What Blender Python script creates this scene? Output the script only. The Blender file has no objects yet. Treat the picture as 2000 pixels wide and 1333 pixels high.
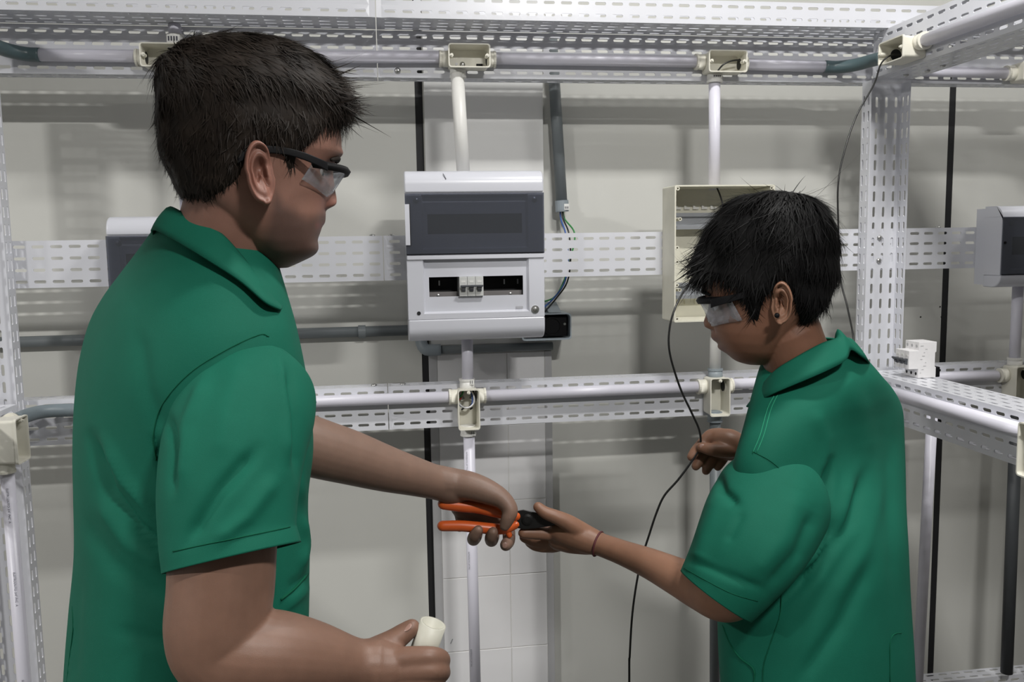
import bpy, math, random
import numpy as np
from mathutils import Vector, Matrix
random.seed(7); RNG = np.random.default_rng(7)
scene = bpy.context.scene
COL = scene.collection

# ------------------------------------------------------------------ camera
F_PX = 1715.55                       # focal length in pixels of the 2000 x 1333 frame
YAW, PITCH, ROLL = (math.radians(a) for a in (8.2286, 6.376, 0.9074))
_cy, _sy, _cp, _sp = math.cos(YAW), math.sin(YAW), math.cos(PITCH), math.sin(PITCH)
_f = np.array([_sy*_cp, _cy*_cp, -_sp]); _r = np.array([_cy, -_sy, 0.0]); _d = np.cross(_f, _r)
_cr, _sr = math.cos(ROLL), math.sin(ROLL)
CAM_R, CAM_D, CAM_F = _r*_cr + _d*_sr, -_r*_sr + _d*_cr, _f
CAM_M = np.array([CAM_R, CAM_D, CAM_F]); CAM_C = np.array([0.0, 0.0, 1.58])
cam_data = bpy.data.cameras.new('camera'); cam = bpy.data.objects.new('camera', cam_data); COL.objects.link(cam)
cam_data.sensor_width = 36.0; cam_data.lens = F_PX/2000*36.0; cam_data.clip_start = 0.05
cam.matrix_world = Matrix(((CAM_R[0], -CAM_D[0], -CAM_F[0], 0), (CAM_R[1], -CAM_D[1], -CAM_F[1], 0),
                           (CAM_R[2], -CAM_D[2], -CAM_F[2], 1.58), (0, 0, 0, 1)))
scene.camera = cam

# ------------------------------------------------------------------ light and exposure
scene.view_settings.view_transform = 'Standard'; scene.view_settings.look = 'None'
scene.view_settings.gamma = 1.0; scene.view_settings.use_curve_mapping = False
scene.view_settings.exposure = 0.0
world = bpy.data.worlds.new('room_world'); scene.world = world; world.use_nodes = True
world.node_tree.nodes['Background'].inputs[0].default_value = (0.80, 0.88, 1.0, 1)
world.node_tree.nodes['Background'].inputs[1].default_value = 0.05
# fluorescent ceiling fixtures: (x, y, length, width, long axis turned by, watts)
CEIL = 2.95
FIXTURES = [(0.73, 1.08, 0.30, 0.10, 0.0, 21), (-2.30, 1.08, 0.30, 0.10, 0.0, 16), (2.10, 1.45, 0.30, 0.10, 0.0, 8),
            (0.73, -0.43, 0.30, 0.10, 0.0, 52), (-2.30, -0.43, 0.30, 0.10, 0.0, 72)]
for fx, fy, fl, fw, fr, fwatt in FIXTURES:
    ld = bpy.data.lights.new('fluorescent_light', 'AREA'); ld.shape = 'RECTANGLE'; ld.size = fl; ld.size_y = fw
    ld.energy = fwatt; ld.color = (1.0, 0.985, 0.955)
    lo = bpy.data.objects.new('fluorescent_light', ld); COL.objects.link(lo)
    lo.location = (fx, fy, CEIL - 0.095); lo.rotation_euler = (0, 0, fr)

# ------------------------------------------------------------------ helpers
def pt(u, v, depth):
    """world point seen at pixel (u, v) of the 2000 x 1333 frame, `depth` metres along the view axis"""
    return CAM_C + np.array([(u-1000)/F_PX, (v-666.5)/F_PX, 1.0]) @ CAM_M * depth
def onY(u, v, y):
    r = np.array([(u-1000)/F_PX, (v-666.5)/F_PX, 1.0]) @ CAM_M
    return CAM_C + r*(y/r[1])
def project(P):
    q = (np.asarray(P) - CAM_C) @ CAM_M.T
    return q[:, 0]/q[:, 2]*F_PX + 1000, q[:, 1]/q[:, 2]*F_PX + 666.5

def new_mesh(name, V, Fc, smooth=False):
    me = bpy.data.meshes.new(name); me.from_pydata([tuple(map(float, v)) for v in V], [], [tuple(map(int, f)) for f in Fc]); me.validate()
    if smooth: me.polygons.foreach_set('use_smooth', [True]*len(me.polygons))
    me.update(); return me
def link(name, me, mat=None, parent=None, loc=None, rot=None):
    o = bpy.data.objects.new(name, me); COL.objects.link(o)
    if me is not None and mat is not None and hasattr(me, 'materials') and len(me.materials) == 0: me.materials.append(mat)
    if parent is not None: o.parent = parent
    if loc is not None: o.location = loc
    if rot is not None: o.rotation_euler = rot
    return o
def obj(name, geo, mat, parent=None, smooth=False, loc=None, rot=None, bevel=0.0, seg=2):
    o = link(name, new_mesh(name, geo[0], geo[1], smooth), mat, parent, loc, rot)
    if bevel:
        m = o.modifiers.new('bevel', 'BEVEL'); m.width = bevel; m.segments = seg; m.limit_method = 'ANGLE'; m.angle_limit = 0.7
        o.data.polygons.foreach_set('use_smooth', [True]*len(o.data.polygons))
        w = o.modifiers.new('wn', 'WEIGHTED_NORMAL')
    return o
def empty(name, loc, label, cat, group=None, rot=None):
    o = bpy.data.objects.new(name, None); COL.objects.link(o); o.location = loc; o.empty_display_size = 0.05
    if rot is not None: o.rotation_euler = rot
    return tag(o, label, cat, group)
def tag(o, label=None, cat=None, group=None, kind=None):
    if label: o['label'] = label
    if cat: o['category'] = cat
    if group: o['group'] = group
    if kind: o['kind'] = kind
    return o
def join(*geos):
    V, Fc = [], []
    for v, f in geos:
        n = len(V); V += [tuple(p) for p in v]; Fc += [tuple(i+n for i in q) for q in f]
    return V, Fc
def box(x0, x1, y0, y1, z0, z1):
    V = [(x, y, z) for z in (z0, z1) for y in (y0, y1) for x in (x0, x1)]
    return V, [(0, 2, 3, 1), (4, 5, 7, 6), (0, 1, 5, 4), (2, 6, 7, 3), (0, 4, 6, 2), (1, 3, 7, 5)]
def frames(P):
    """rotation-minimising frames along a polyline"""
    P = np.asarray(P, float); n = len(P)
    T = np.gradient(P, axis=0); T /= np.linalg.norm(T, axis=1)[:, None] + 1e-12
    a = np.array([0, 0, 1.0]) if abs(T[0][2]) < 0.9 else np.array([1.0, 0, 0])
    N = np.zeros_like(P); N[0] = a - T[0]*a.dot(T[0]); N[0] /= np.linalg.norm(N[0])
    for i in range(1, n):
        v = N[i-1] - T[i]*N[i-1].dot(T[i]); N[i] = v/np.linalg.norm(v)
    return T, N, np.cross(T, N)
def smooth_path(P, n):
    """Catmull-Rom resampling of control rows (any number of columns)"""
    P = np.asarray(P, float); m = len(P)
    Q = np.vstack([2*P[0]-P[1], P, 2*P[-1]-P[-2]]); out = []
    for t in np.linspace(0, m-1, n):
        i = min(int(t), m-2); s = t-i; a, b, c, d = Q[i], Q[i+1], Q[i+2], Q[i+3]
        out.append(0.5*((2*b)+(-a+c)*s+(2*a-5*b+4*c-d)*s*s+(-a+3*b-3*c+d)*s**3))
    return np.array(out)
def tube(P, r, k=12, caps=True, hollow=0.0):
    P = np.asarray(P, float); n = len(P); R = np.full(n, r) if np.isscalar(r) else np.asarray(r)
    T, N, B = frames(P); V = []; Fc = []
    ang = [2*math.pi*j/k for j in range(k)]
    for i in range(n):
        for a in ang: V.append(P[i] + R[i]*(math.cos(a)*N[i] + math.sin(a)*B[i]))
    for i in range(n-1):
        for j in range(k): Fc.append((i*k+j, i*k+(j+1) % k, (i+1)*k+(j+1) % k, (i+1)*k+j))
    if hollow:
        for i in (n-1, 0):
            b = len(V)
            for a in ang: V.append(P[i] + R[i]*hollow*(math.cos(a)*N[i] + math.sin(a)*B[i]))
            for a in ang: V.append(P[i] + R[i]*hollow*(math.cos(a)*N[i] + math.sin(a)*B[i]) + T[i]*(0.02 if i == 0 else -0.02))
            for j in range(k):
                q = (i*k+j, b+j, b+(j+1) % k, i*k+(j+1) % k); Fc.append(q if i == 0 else q[::-1])
                q = (b+j, b+k+j, b+k+(j+1) % k, b+(j+1) % k); Fc.append(q if i == 0 else q[::-1])
            Fc.append(tuple(b+k+j for j in range(k)))
    elif caps:
        Fc.append(tuple(range(k))[::-1]); Fc.append(tuple((n-1)*k+j for j in range(k)))
    return V, Fc
def lathe(prof, k=16, axis='z', at=(0, 0, 0)):
    """surface of revolution; prof = [(radius, height)]"""
    V = []; Fc = []
    for r, h in prof:
        for j in range(k):
            a = 2*math.pi*j/k; c, s = r*math.cos(a), r*math.sin(a)
            p = (c, s, h) if axis == 'z' else ((c, h, -s) if axis == 'y' else (h, c, s))
            V.append((p[0]+at[0], p[1]+at[1], p[2]+at[2]))
    for i in range(len(prof)-1):
        for j in range(k): Fc.append((i*k+j, i*k+(j+1) % k, (i+1)*k+(j+1) % k, (i+1)*k+j))
    Fc.append(tuple(range(k))[::-1]); Fc.append(tuple((len(prof)-1)*k+j for j in range(k)))
    return V, Fc
def rrect(w, h, r, n=4):
    out = []
    for cx, cz, a0 in ((w/2-r, h/2-r, 0), (-w/2+r, h/2-r, 90), (-w/2+r, -h/2+r, 180), (w/2-r, -h/2+r, 270)):
        for i in range(n+1):
            a = math.radians(a0+90*i/n); out.append((cx+r*math.cos(a), cz+r*math.sin(a)))
    return out
def loft(loops, cap0=False, cap1=False):
    k = len(loops[0]); V = [tuple(p) for L in loops for p in L]; Fc = []
    for i in range(len(loops)-1):
        for j in range(k): Fc.append((i*k+j, i*k+(j+1) % k, (i+1)*k+(j+1) % k, (i+1)*k+j))
    if cap0: Fc.append(tuple(range(k))[::-1])
    if cap1: Fc.append(tuple((len(loops)-1)*k+j for j in range(k)))
    return V, Fc

# ------------------------------------------------------------------ materials
def mat(name, col, rough=0.5, metal=0.0, spec=0.5, noise=0.0, nscale=20.0, bump=0.0, bscale=300.0, coat=0.0, sss=0.0, attr=None, col2=None):
    m = bpy.data.materials.new(name); m.use_nodes = True; nt = m.node_tree; b = nt.nodes['Principled BSDF']
    b.inputs['Base Color'].default_value = (*col, 1); b.inputs['Roughness'].default_value = rough
    b.inputs['Metallic'].default_value = metal; b.inputs['Specular IOR Level'].default_value = spec
    if coat: b.inputs['Coat Weight'].default_value = coat; b.inputs['Coat Roughness'].default_value = 0.15
    if sss:
        b.inputs['Subsurface Weight'].default_value = sss; b.inputs['Subsurface Radius'].default_value = (1.0, 0.35, 0.2)
        b.inputs['Subsurface Scale'].default_value = 0.006
    tc = nt.nodes.new('ShaderNodeTexCoord'); src = None
    if attr:
        a = nt.nodes.new('ShaderNodeAttribute'); a.attribute_name = attr; src = a.outputs['Color']
    if noise:
        n = nt.nodes.new('ShaderNodeTexNoise'); n.inputs['Scale'].default_value = nscale; n.inputs['Detail'].default_value = 5
        nt.links.new(tc.outputs['Object'], n.inputs['Vector'])
        mx = nt.nodes.new('ShaderNodeMix'); mx.data_type = 'RGBA'; mx.blend_type = 'MIX' if col2 else 'MULTIPLY'
        if col2:
            cr = nt.nodes.new('ShaderNodeValToRGB'); cr.color_ramp.elements[0].position = 0.5-noise; cr.color_ramp.elements[1].position = 0.5+noise
            nt.links.new(n.outputs['Fac'], cr.inputs[0]); nt.links.new(cr.outputs[0], mx.inputs[0])
            mx.inputs[7].default_value = (*col2, 1)
        else:
            mr = nt.nodes.new('ShaderNodeMapRange'); mr.inputs[1].default_value = 0.3; mr.inputs[2].default_value = 0.7
            mr.inputs[3].default_value = 1-noise; mr.inputs[4].default_value = 1.0
            nt.links.new(n.outputs['Fac'], mr.inputs[0]); mx.inputs[0].default_value = 1.0; nt.links.new(mr.outputs[0], mx.inputs[7])
        mx.inputs[6].default_value = (*col, 1)
        if src is not None: nt.links.new(src, mx.inputs[6])
        src = mx.outputs[2]
    if src is not None: nt.links.new(src, b.inputs['Base Color'])
    if bump:
        n2 = nt.nodes.new('ShaderNodeTexNoise'); n2.inputs['Scale'].default_value = bscale; n2.inputs['Detail'].default_value = 3
        nt.links.new(tc.outputs['Object'], n2.inputs['Vector'])
        bp = nt.nodes.new('ShaderNodeBump'); bp.inputs['Strength'].default_value = bump; bp.inputs['Distance'].default_value = 0.001
        nt.links.new(n2.outputs['Fac'], bp.inputs['Height']); nt.links.new(bp.outputs[0], b.inputs['Normal'])
    return m
def clear_mat(name, tint, gloss=0.12, rough=0.05, haze=0.0):
    """thin clear or tinted plastic: tinted transparency under a Fresnel gloss, a little surface haze"""
    m = bpy.data.materials.new(name); m.use_nodes = True; nt = m.node_tree; nt.nodes.clear()
    out = nt.nodes.new('ShaderNodeOutputMaterial'); tr = nt.nodes.new('ShaderNodeBsdfTransparent'); tr.inputs[0].default_value = (*tint, 1)
    gl = nt.nodes.new('ShaderNodeBsdfGlossy'); gl.inputs['Roughness'].default_value = rough
    fr = nt.nodes.new('ShaderNodeLayerWeight'); fr.inputs[0].default_value = 0.5
    pw = nt.nodes.new('ShaderNodeMath'); pw.operation = 'POWER'; pw.inputs[1].default_value = 4.0
    ad = nt.nodes.new('ShaderNodeMath'); ad.operation = 'ADD'; ad.inputs[1].default_value = gloss; ad.use_clamp = True
    mx = nt.nodes.new('ShaderNodeMixShader'); nt.links.new(fr.outputs['Facing'], pw.inputs[0]); nt.links.new(pw.outputs[0], ad.inputs[0]); nt.links.new(ad.outputs[0], mx.inputs[0])
    nt.links.new(tr.outputs[0], mx.inputs[1]); nt.links.new(gl.outputs[0], mx.inputs[2]); last = mx.outputs[0]
    if haze:
        df = nt.nodes.new('ShaderNodeBsdfDiffuse'); df.inputs[0].default_value = (0.46, 0.49, 0.55, 1)
        m2 = nt.nodes.new('ShaderNodeMixShader'); m2.inputs[0].default_value = haze
        nt.links.new(last, m2.inputs[1]); nt.links.new(df.outputs[0], m2.inputs[2]); last = m2.outputs[0]
    nt.links.new(last, out.inputs[0]); return m

M_STEEL = mat('white_enamel_steel', (0.69, 0.70, 0.75), 0.32, noise=0.05, nscale=8, coat=0.25)
M_WALL = mat('cream_wall_panel', (0.62, 0.62, 0.585), 0.55, noise=0.05, nscale=3)
M_WHITEWALL = mat('white_wall_panel', (0.70, 0.70, 0.69), 0.5, noise=0.04, nscale=4)
M_TILE = mat('glazed_white_tile', (0.78, 0.775, 0.785), 0.22, noise=0.06, nscale=6, coat=0.3)
M_GROUT = mat('grout', (0.70, 0.69, 0.67), 0.9)
M_ALU = mat('brushed_grey_trim', (0.50, 0.50, 0.51), 0.45, metal=0.25, noise=0.05)
M_BLACKSTRIP = mat('black_rubber_joint', (0.012, 0.012, 0.014), 0.55)
M_PVC = mat('white_pvc', (0.72, 0.71, 0.80), 0.35, noise=0.03, nscale=10)
M_PVC2 = mat('warm_white_pvc', (0.76, 0.755, 0.73), 0.4, noise=0.04, nscale=14)
M_CREAM = mat('cream_pvc', (0.77, 0.75, 0.66), 0.42, noise=0.10, nscale=25)
M_CREAM2 = mat('yellowed_pvc', (0.76, 0.74, 0.63), 0.45, noise=0.12, nscale=18)
M_GREY = mat('grey_conduit_pvc', (0.16, 0.18, 0.19), 0.42, noise=0.06, nscale=12)
M_GREYL = mat('light_grey_pvc', (0.27, 0.31, 0.34), 0.42, noise=0.06, nscale=12)
M_DGREY = mat('dark_grey_conduit', (0.055, 0.060, 0.066), 0.5)
M_TEAL = mat('dark_teal_hose', (0.075, 0.115, 0.125), 0.35)
M_BLUEGREY = mat('blue_grey_hose', (0.19, 0.23, 0.255), 0.4)
M_BOARD = mat('glossy_white_abs', (0.62, 0.63, 0.69), 0.28, coat=0.35)
M_SMOKE = clear_mat('smoked_door', (0.42, 0.43, 0.47), gloss=0.02, rough=0.15, haze=0.08)
M_DARKIN = mat('black_interior', (0.010, 0.010, 0.012), 0.6)
M_BRKGREY = mat('grey_breaker_case', (0.60, 0.61, 0.60), 0.45, noise=0.05)
M_BRKWHITE = mat('white_breaker_case', (0.78, 0.77, 0.78), 0.42, noise=0.06, nscale=60)
M_LEVER = mat('dark_grey_lever', (0.07, 0.075, 0.085), 0.4)
M_CHROME = mat('zinc_screw', (0.55, 0.55, 0.54), 0.28, metal=0.9)
M_RAIL = mat('galvanised_rail', (0.52, 0.54, 0.57), 0.35, metal=0.75)
M_BLACKPL = mat('black_plastic', (0.006, 0.006, 0.007), 0.5, spec=0.14)
M_WBLACK = mat('black_wire', (0.012, 0.012, 0.012), 0.35)
M_WBLUE = mat('blue_wire', (0.05, 0.13, 0.42), 0.35)
M_WGREEN = mat('green_wire', (0.04, 0.27, 0.07), 0.4)
M_WRED = mat('red_wire', (0.35, 0.03, 0.02), 0.4)
M_WWHITE = mat('white_wire', (0.78, 0.78, 0.80), 0.35)
M_LABEL = mat('paper_label', (0.72, 0.72, 0.70), 0.6)
M_INK = mat('dark_print', (0.05, 0.05, 0.07), 0.6)
M_INKGREY = mat('grey_print', (0.34, 0.34, 0.40), 0.6)
M_ROOM = mat('dull_room_paint', (0.30, 0.29, 0.27), 0.7)
M_FLOOR = mat('grey_floor', (0.10, 0.097, 0.09), 0.5, noise=0.1, nscale=4)
M_CEIL = mat('white_ceiling', (0.82, 0.82, 0.81), 0.8)
M_LAMP = mat('lamp_housing', (0.8, 0.8, 0.8), 0.4)
# ------------------------------------------------------------------ the room
YW = 2.22                                   # back wall
RX0, RX1, RY0 = -3.4, 3.6, -3.6             # room shell
def struct(name, geo, m, **k):
    o = obj(name, geo, m, **k); o['kind'] = 'structure'; return o
struct('floor', box(RX0-.1, RX1+.1, RY0-.1, YW+.16, -0.1, 0), M_FLOOR)
struct('ceiling', box(RX0-.1, RX1+.1, RY0-.1, YW+.16, CEIL, CEIL+0.1), M_CEIL)
struct('wall_left', box(RX0-.1, RX0, RY0, YW+.06, 0, CEIL), M_ROOM)
struct('wall_right', box(RX1, RX1+.1, RY0, YW+.06, 0, CEIL), M_ROOM)
struct('wall_front', box(RX0-.1, RX1+.1, RY0-.1, RY0, 0, CEIL), M_ROOM)
wall = struct('wall_back', box(RX0-.1, RX1+.1, YW+.02, YW+.16, 0, CEIL), M_WALL)
SEAMS = (-1.335, 0.099, 1.528)              # black joints between the wall panels
edges = [RX0] + list(SEAMS) + [RX1]
for i in range(len(edges)-1):
    x0 = edges[i] + (0.0095 if i else 0); x1 = edges[i+1] - (0.0095 if i < len(edges)-2 else 0)
    obj('wall_panel', box(x0, x1, YW, YW+.02, 0, CEIL), M_WALL, wall)
for sx in SEAMS:
    obj('joint_strip', box(sx-.0094, sx+.0094, YW+.001, YW+.0195, 0, CEIL), M_BLACKSTRIP, wall)
    tag(wall.children[-1], 'black rubber joint strip')
# shallow pier on the wall: plain white panel above, white tiles between grey edge trims below
ZL = 1.315
pier = struct('wall_pier', join(box(0.112, 0.414, 2.2000, YW-.0005, 0, ZL-.012), box(0.112, 0.403, 2.2085, YW-.0005, ZL-.012, CEIL)), M_GROUT)
obj('upper_panel', box(0.1105, 0.4045, 2.196, YW-.0125, ZL+.012, CEIL), M_WHITEWALL, pier, bevel=0.001)
obj('edge_trim', box(0.1060, 0.1265, 2.1985, YW-.0005, 0, ZL-.012), M_ALU, pier, bevel=0.001)
obj('edge_trim', box(0.4015, 0.4200, 2.1985, YW-.0005, 0, ZL-.012), M_ALU, pier, bevel=0.001)
tz = [0.116+0.2*i for i in range(0, 7)]
tile_cols = [(0.1275, 0.3033), (0.3053, 0.4005)]
tile_me = {}
for ci, (x0, x1) in enumerate(tile_cols):
    prev = 0.0
    for k, z in enumerate([0.116, 0.316, 0.516, 0.716, 0.916, 1.116, ZL-.012]):
        h = round(z - prev - 0.002, 4); key = (ci, h)
        if key not in tile_me:
            w = x1-x0
            lo = [(x, 0.0, zz) for x, zz in ((0.0008, .0008), (w-.0008, .0008), (w-.0008, h-.0008), (0.0008, h-.0008))]
            hi = [(x, 0.0010, zz) for x, zz in ((0, 0), (w, 0), (w, h), (0, h))]
            bk = [(x, 0.0014, zz) for x, zz in ((0, 0), (w, 0), (w, h), (0, h))]
            tile_me[key] = new_mesh('tile', *loft([bk, hi, lo], True, True)); tile_me[key].materials.append(M_TILE)
        t = link('tile', tile_me[key], None, pier, (x0, 2.1985 + RNG.uniform(-.0006, .0006), prev+.001),
                 (RNG.uniform(-.002, .002), 0, RNG.uniform(-.002, .002)))
        prev = z

# ceiling lamp housings
for i, (fx, fy, fl, fw, fr, _w) in enumerate(FIXTURES):
    e = empty('ceiling_light', (fx, fy, CEIL), ['compact ceiling light right above the smaller person', 'compact ceiling light in the corner beyond the left post',
        'compact ceiling light over the bay beyond the corner post', 'compact ceiling light above the viewer', 'compact ceiling light far out by the left wall'][i], 'ceiling light', 'compact ceiling lights', (0, 0, fr))
    obj('housing', box(-fl/2-.03, fl/2+.03, -fw/2-.02, fw/2+.02, -.045, -.0005), M_LAMP, e, bevel=0.004)
    for s in (-1, 1):
        obj('tube', tube([(-fl/2, s*fw*.27, -.07), (fl/2, s*fw*.27, -.07)], 0.013, 12), M_LAMP, e, smooth=True)
        obj('lamp_holder', box(-fl/2-.012, -fl/2+.006, s*fw*.27-.012, s*fw*.27+.012, -.084, -.0445), M_LAMP, e)
        obj('lamp_holder', box(fl/2-.006, fl/2+.012, s*fw*.27-.012, s*fw*.27+.012, -.084, -.0445), M_LAMP, e)

# ------------------------------------------------------------------ slotted steel channels
PITCH_S, SLOT_L, SLOT_W = 0.0375, 0.0245, 0.0066
def channel_geo(section, rows, length, phase=0.0):
    """folded strip: section = 2-D points of the folds, rows[i] = slot rows on flat i; runs along +x"""
    V, Fc, idx = [], [], {}
    S = [np.array(p, float) for p in section]
    def vid(x, i, t):
        a, b = S[i], S[i+1]; p = a + (b-a)*t; key = (round(x, 5), round(p[0], 5), round(p[1], 5))
        if key not in idx: idx[key] = len(V); V.append(key)
        return idx[key]
    ncol = int((length - 0.004)//PITCH_S)
    x0 = max(0.0, min((length - ncol*PITCH_S), phase % PITCH_S))
    xs = [x0 + PITCH_S*c for c in range(ncol+1)]
    for i in range(len(S)-1):
        w = float(np.linalg.norm(S[i+1]-S[i])); n = rows[i]; ts = [k/n for k in range(n+1)]; h = SLOT_W/2/w
        for k in range(n):
            tm = (ts[k]+ts[k+1])/2
            for c in range(ncol):
                xa, xb = xs[c], xs[c+1]; xm = (xa+xb)/2; ra = SLOT_L/2 - SLOT_W/2
                top, bot = [], []
                for q in range(5):
                    a = math.pi*q/4/2
                    top.append((xm-ra-SLOT_W/2*math.cos(a), tm+h*math.sin(a)))
                left_t = top; right_t = [(2*xm-x, t) for x, t in reversed(left_t)]
                up = left_t + right_t; dn = [(x, 2*tm-t) for x, t in up]
                Fc.append(tuple([vid(xa, i, tm)] + [vid(x, i, t) for x, t in up] + [vid(xb, i, tm), vid(xb, i, ts[k+1]), vid(xa, i, ts[k+1])])[::-1])
                Fc.append(tuple([vid(xa, i, tm)] + [vid(x, i, t) for x, t in dn] + [vid(xb, i, tm), vid(xb, i, ts[k]), vid(xa, i, ts[k])]))
            for xa, xb in ((0.0, xs[0]), (xs[-1], length)):
                if xb - xa > 1e-4:
                    L = [vid(xa, i, ts[k]), vid(xb, i, ts[k])] + ([vid(xb, i, tm)] if xb == xs[0] else []) + [vid(xb, i, ts[k+1]), vid(xa, i, ts[k+1])] + ([vid(xa, i, tm)] if xa == xs[-1] else [])
                    Fc.append(tuple(L))
    return V, Fc
def channel(label, section, rows, length, loc, axis='x', phase=0.0, name='slotted_channel', group=None, cat='channel'):
    V, Fc = channel_geo(section, rows, length, phase)
    if axis == 'x': V = [(x, a, b) for x, a, b in V]
    elif axis == 'z': V = [(a, b, x) for x, a, b in V]
    else: V = [(a, -x, b) for x, a, b in V]          # runs towards the viewer
    o = obj(name, (V, Fc), M_STEEL, loc=loc)
    m = o.modifiers.new('sheet', 'SOLIDIFY'); m.thickness = 0.0016; m.offset = 0.0
    return tag(o, label, cat, group)
def bolt(parent, p, axis=(0, -1, 0), r=0.007, slotted=True):
    """round-headed zinc bolt; p and axis in the parent's own space"""
    prof = [(r, 0), (r, .0012), (r*.86, .0030), (r*.5, .0042), (r*.12, .0046)]
    o = obj('bolt', lathe(prof, 14), M_CHROME, parent, smooth=True, loc=p)
    o.rotation_euler = Vector(axis).to_track_quat('Z', 'Y').to_euler()
    return o
YF = 2.02                                            # front face of the frame
CSEC = [(0.045, 0.0), (0.0, 0.0), (0.0, 0.1), (0.045, 0.1)]; CROW = [2, 4, 2]   # (y, z): flanges towards the wall
XL, XJ, XR = -1.55, 0.001, 2.30
def two_piece(what, z, ph1, ph2, sec=CSEC, rows=CROW, y=YF):
    a = channel('white slotted steel %s, length left of the joint' % what, sec, rows, XJ-.001-XL, (XL, y, z), phase=ph1)
    b = channel('white slotted steel %s, length right of the joint' % what, sec, rows, XR-XJ-.001, (XJ+.001, y, z), phase=ph2)
    return a, b
topA, topB = two_piece('channel under the top tray', 1.95, 0.012, 0.004)
midA, midB = two_piece('rail across the middle of the booth', 1.50, 0.02, 0.006)
lowA, lowB = two_piece('beam across the booth at elbow height', 1.155, 0.02, 0.004)
botA, botB = two_piece('beam low down near the floor', 0.31, 0.015, 0.004)
TSEC = [(0.0, 0.05), (0.0, 0.0), (0.105, 0.0), (0.105, 0.05)]; TROW = [2, 4, 2]
trayA, trayB = two_piece('tray along the top of the booth', 2.0525, 0.0, 0.02, TSEC, TROW, 1.9145)
for o, x in ((midA, -.022), (midB, .02)):
    ox = o.location.x
    for zz, ax in ((0.1008, (0, 0, 1)),):
        bolt(o, (x-ox, 0.02, zz), ax)
for o, x in ((trayA, -.028), (trayB, .02)): bolt(o, (x-o.location.x, -0.001, 0.047))
bolt(topB, (0.043, -0.001, 0.014)); 
for x in (-.03, .035): bolt(lowA if x < 0 else lowB, (x-(XL if x < 0 else XJ), .02, .1008), (0, 0, 1))
bolt(midB, (1.376-XJ, .02, .1008), (0, 0, 1))

# corner posts, open towards the viewer
PSEC = [(0.0, -0.040), (0.0, 0.0), (0.1, 0.0), (0.1, -0.040)]; PROW = [2, 4, 2]
postR = channel('white slotted steel corner post beside the breaker', PSEC, PROW, 1.948, (1.152, YF-.0022, 0.0), 'z', 0.01, 'corner_post', cat='post')
postL = channel('white slotted steel corner post behind the bigger person', PSEC, PROW, 1.948, (-.882, YF-.0022, 0.0), 'z', 0.03, 'corner_post', cat='post')
bolt(postR, (.055, -.001, 1.578)); bolt(postR, (.055, -.001, 1.522)); bolt(postL, (.1012, -.02, 1.19), (1, 0, 0))
# side beams of the booth, running from the posts towards the viewer
SSEC = [(0.1, 0.0), (0.0, 0.0), (0.0, 0.1), (0.1, 0.1)]; SROW = [4, 4, 4]
SSECL = [(-a, b) for a, b in SSEC]
YS = 1.974
sideRT = channel('white slotted steel side beam overhead, right of the booth', SSEC, SROW, 2.0, (1.152, YS, 1.951), 'y', 0.01, 'side_beam', cat='beam')
sideRL = channel('white slotted steel side beam the loose breaker stands on', SSEC, SROW, 2.0, (1.152, YS, 1.155), 'y', 0.02, 'side_beam', cat='beam')
sideLT = channel('white slotted steel side beam overhead, left of the booth', SSECL, SROW, 2.0, (-.782, YS, 1.951), 'y', 0.01, 'side_beam', cat='beam')
sideLL = channel('white slotted steel side beam behind the bigger person\'s back', SSECL, SROW, 2.0, (-.782, YS, 1.155), 'y', 0.02, 'side_beam', cat='beam')
for dy in (-.055, -.105, -.16): bolt(sideRT, (.05+.02*(dy < -.1), dy, -.001), (0, 0, -1), .006)
# ends of the side beams stand on front posts out of the picture
for nm, x, sgn in (('right', 1.154, 1), ('left', -.884, -1)):
    channel('white slotted steel front post at the %s side beams' % nm, PSEC, PROW, 1.948, (x, 0.035, 0.0), 'z', 0.01, 'corner_post', cat='post')
# ------------------------------------------------------------------ conduits
PR = 0.0132
def pipe(label, pts, m=None, r=PR, name='conduit_pipe', n=0, k=20, cat='pipe', hollow=0.0):
    P = smooth_path(pts, n) if n else np.array(pts, float)
    c = P.mean(0); o = obj(name, tube(P-c, r, k, hollow=hollow), m or M_PVC, smooth=True, loc=tuple(c))
    o.data.polygons.foreach_set('use_smooth', [len(p.vertices) == 4 for p in o.data.polygons])
    return tag(o, label, cat)
_txt = {}
def text_mesh(s, size):
    if (s, size) not in _txt:
        cu = bpy.data.curves.new('print', 'FONT'); cu.body = s; cu.size = size; cu.extrude = 0.00005
        t = bpy.data.objects.new('print', cu); COL.objects.link(t); dg = bpy.context.evaluated_depsgraph_get()
        _txt[(s, size)] = bpy.data.meshes.new_from_object(t.evaluated_get(dg)); bpy.data.objects.remove(t); 
    return _txt[(s, size)].copy()
def pipe_print(parent, s, top, facing, m, size=0.0052):
    """one line of print running down a vertical pipe; top = world point on the pipe's surface, facing = outward direction"""
    me = text_mesh(s, size); o = link('print', me, m, parent)
    X = Vector((0, 0, -1)); Z = Vector(facing).normalized(); Y = Z.cross(X)
    Mx = Matrix((X, Y, Z)).transposed().to_4x4(); Mx.translation = Vector(top) - parent.location
    o.matrix_local = Mx; return o
YP = 2.0035                                   # pipe centre line in front of the channels
ZT, ZLW = 1.9885, 1.2285                      # upper and lower run
pipe('short white conduit on the top channel beside the dark hose', [(-.694, YP, ZT-.004), (-.497, YP, ZT-.004)])
pipe('white conduit on the top channel behind the bigger person\'s head', [(-.385, YP, ZT-.003), (.145, YP, ZT+.003)])
pipe('white conduit on the top channel above the smoked-door board', [(.255, YP, ZT+.002), (.738, YP, ZT+.001)])
pipe('white conduit on the top channel ending in a dark hose at the corner', [(.846, YP, ZT-.003), (1.05, YP, ZT-.006)])
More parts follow.
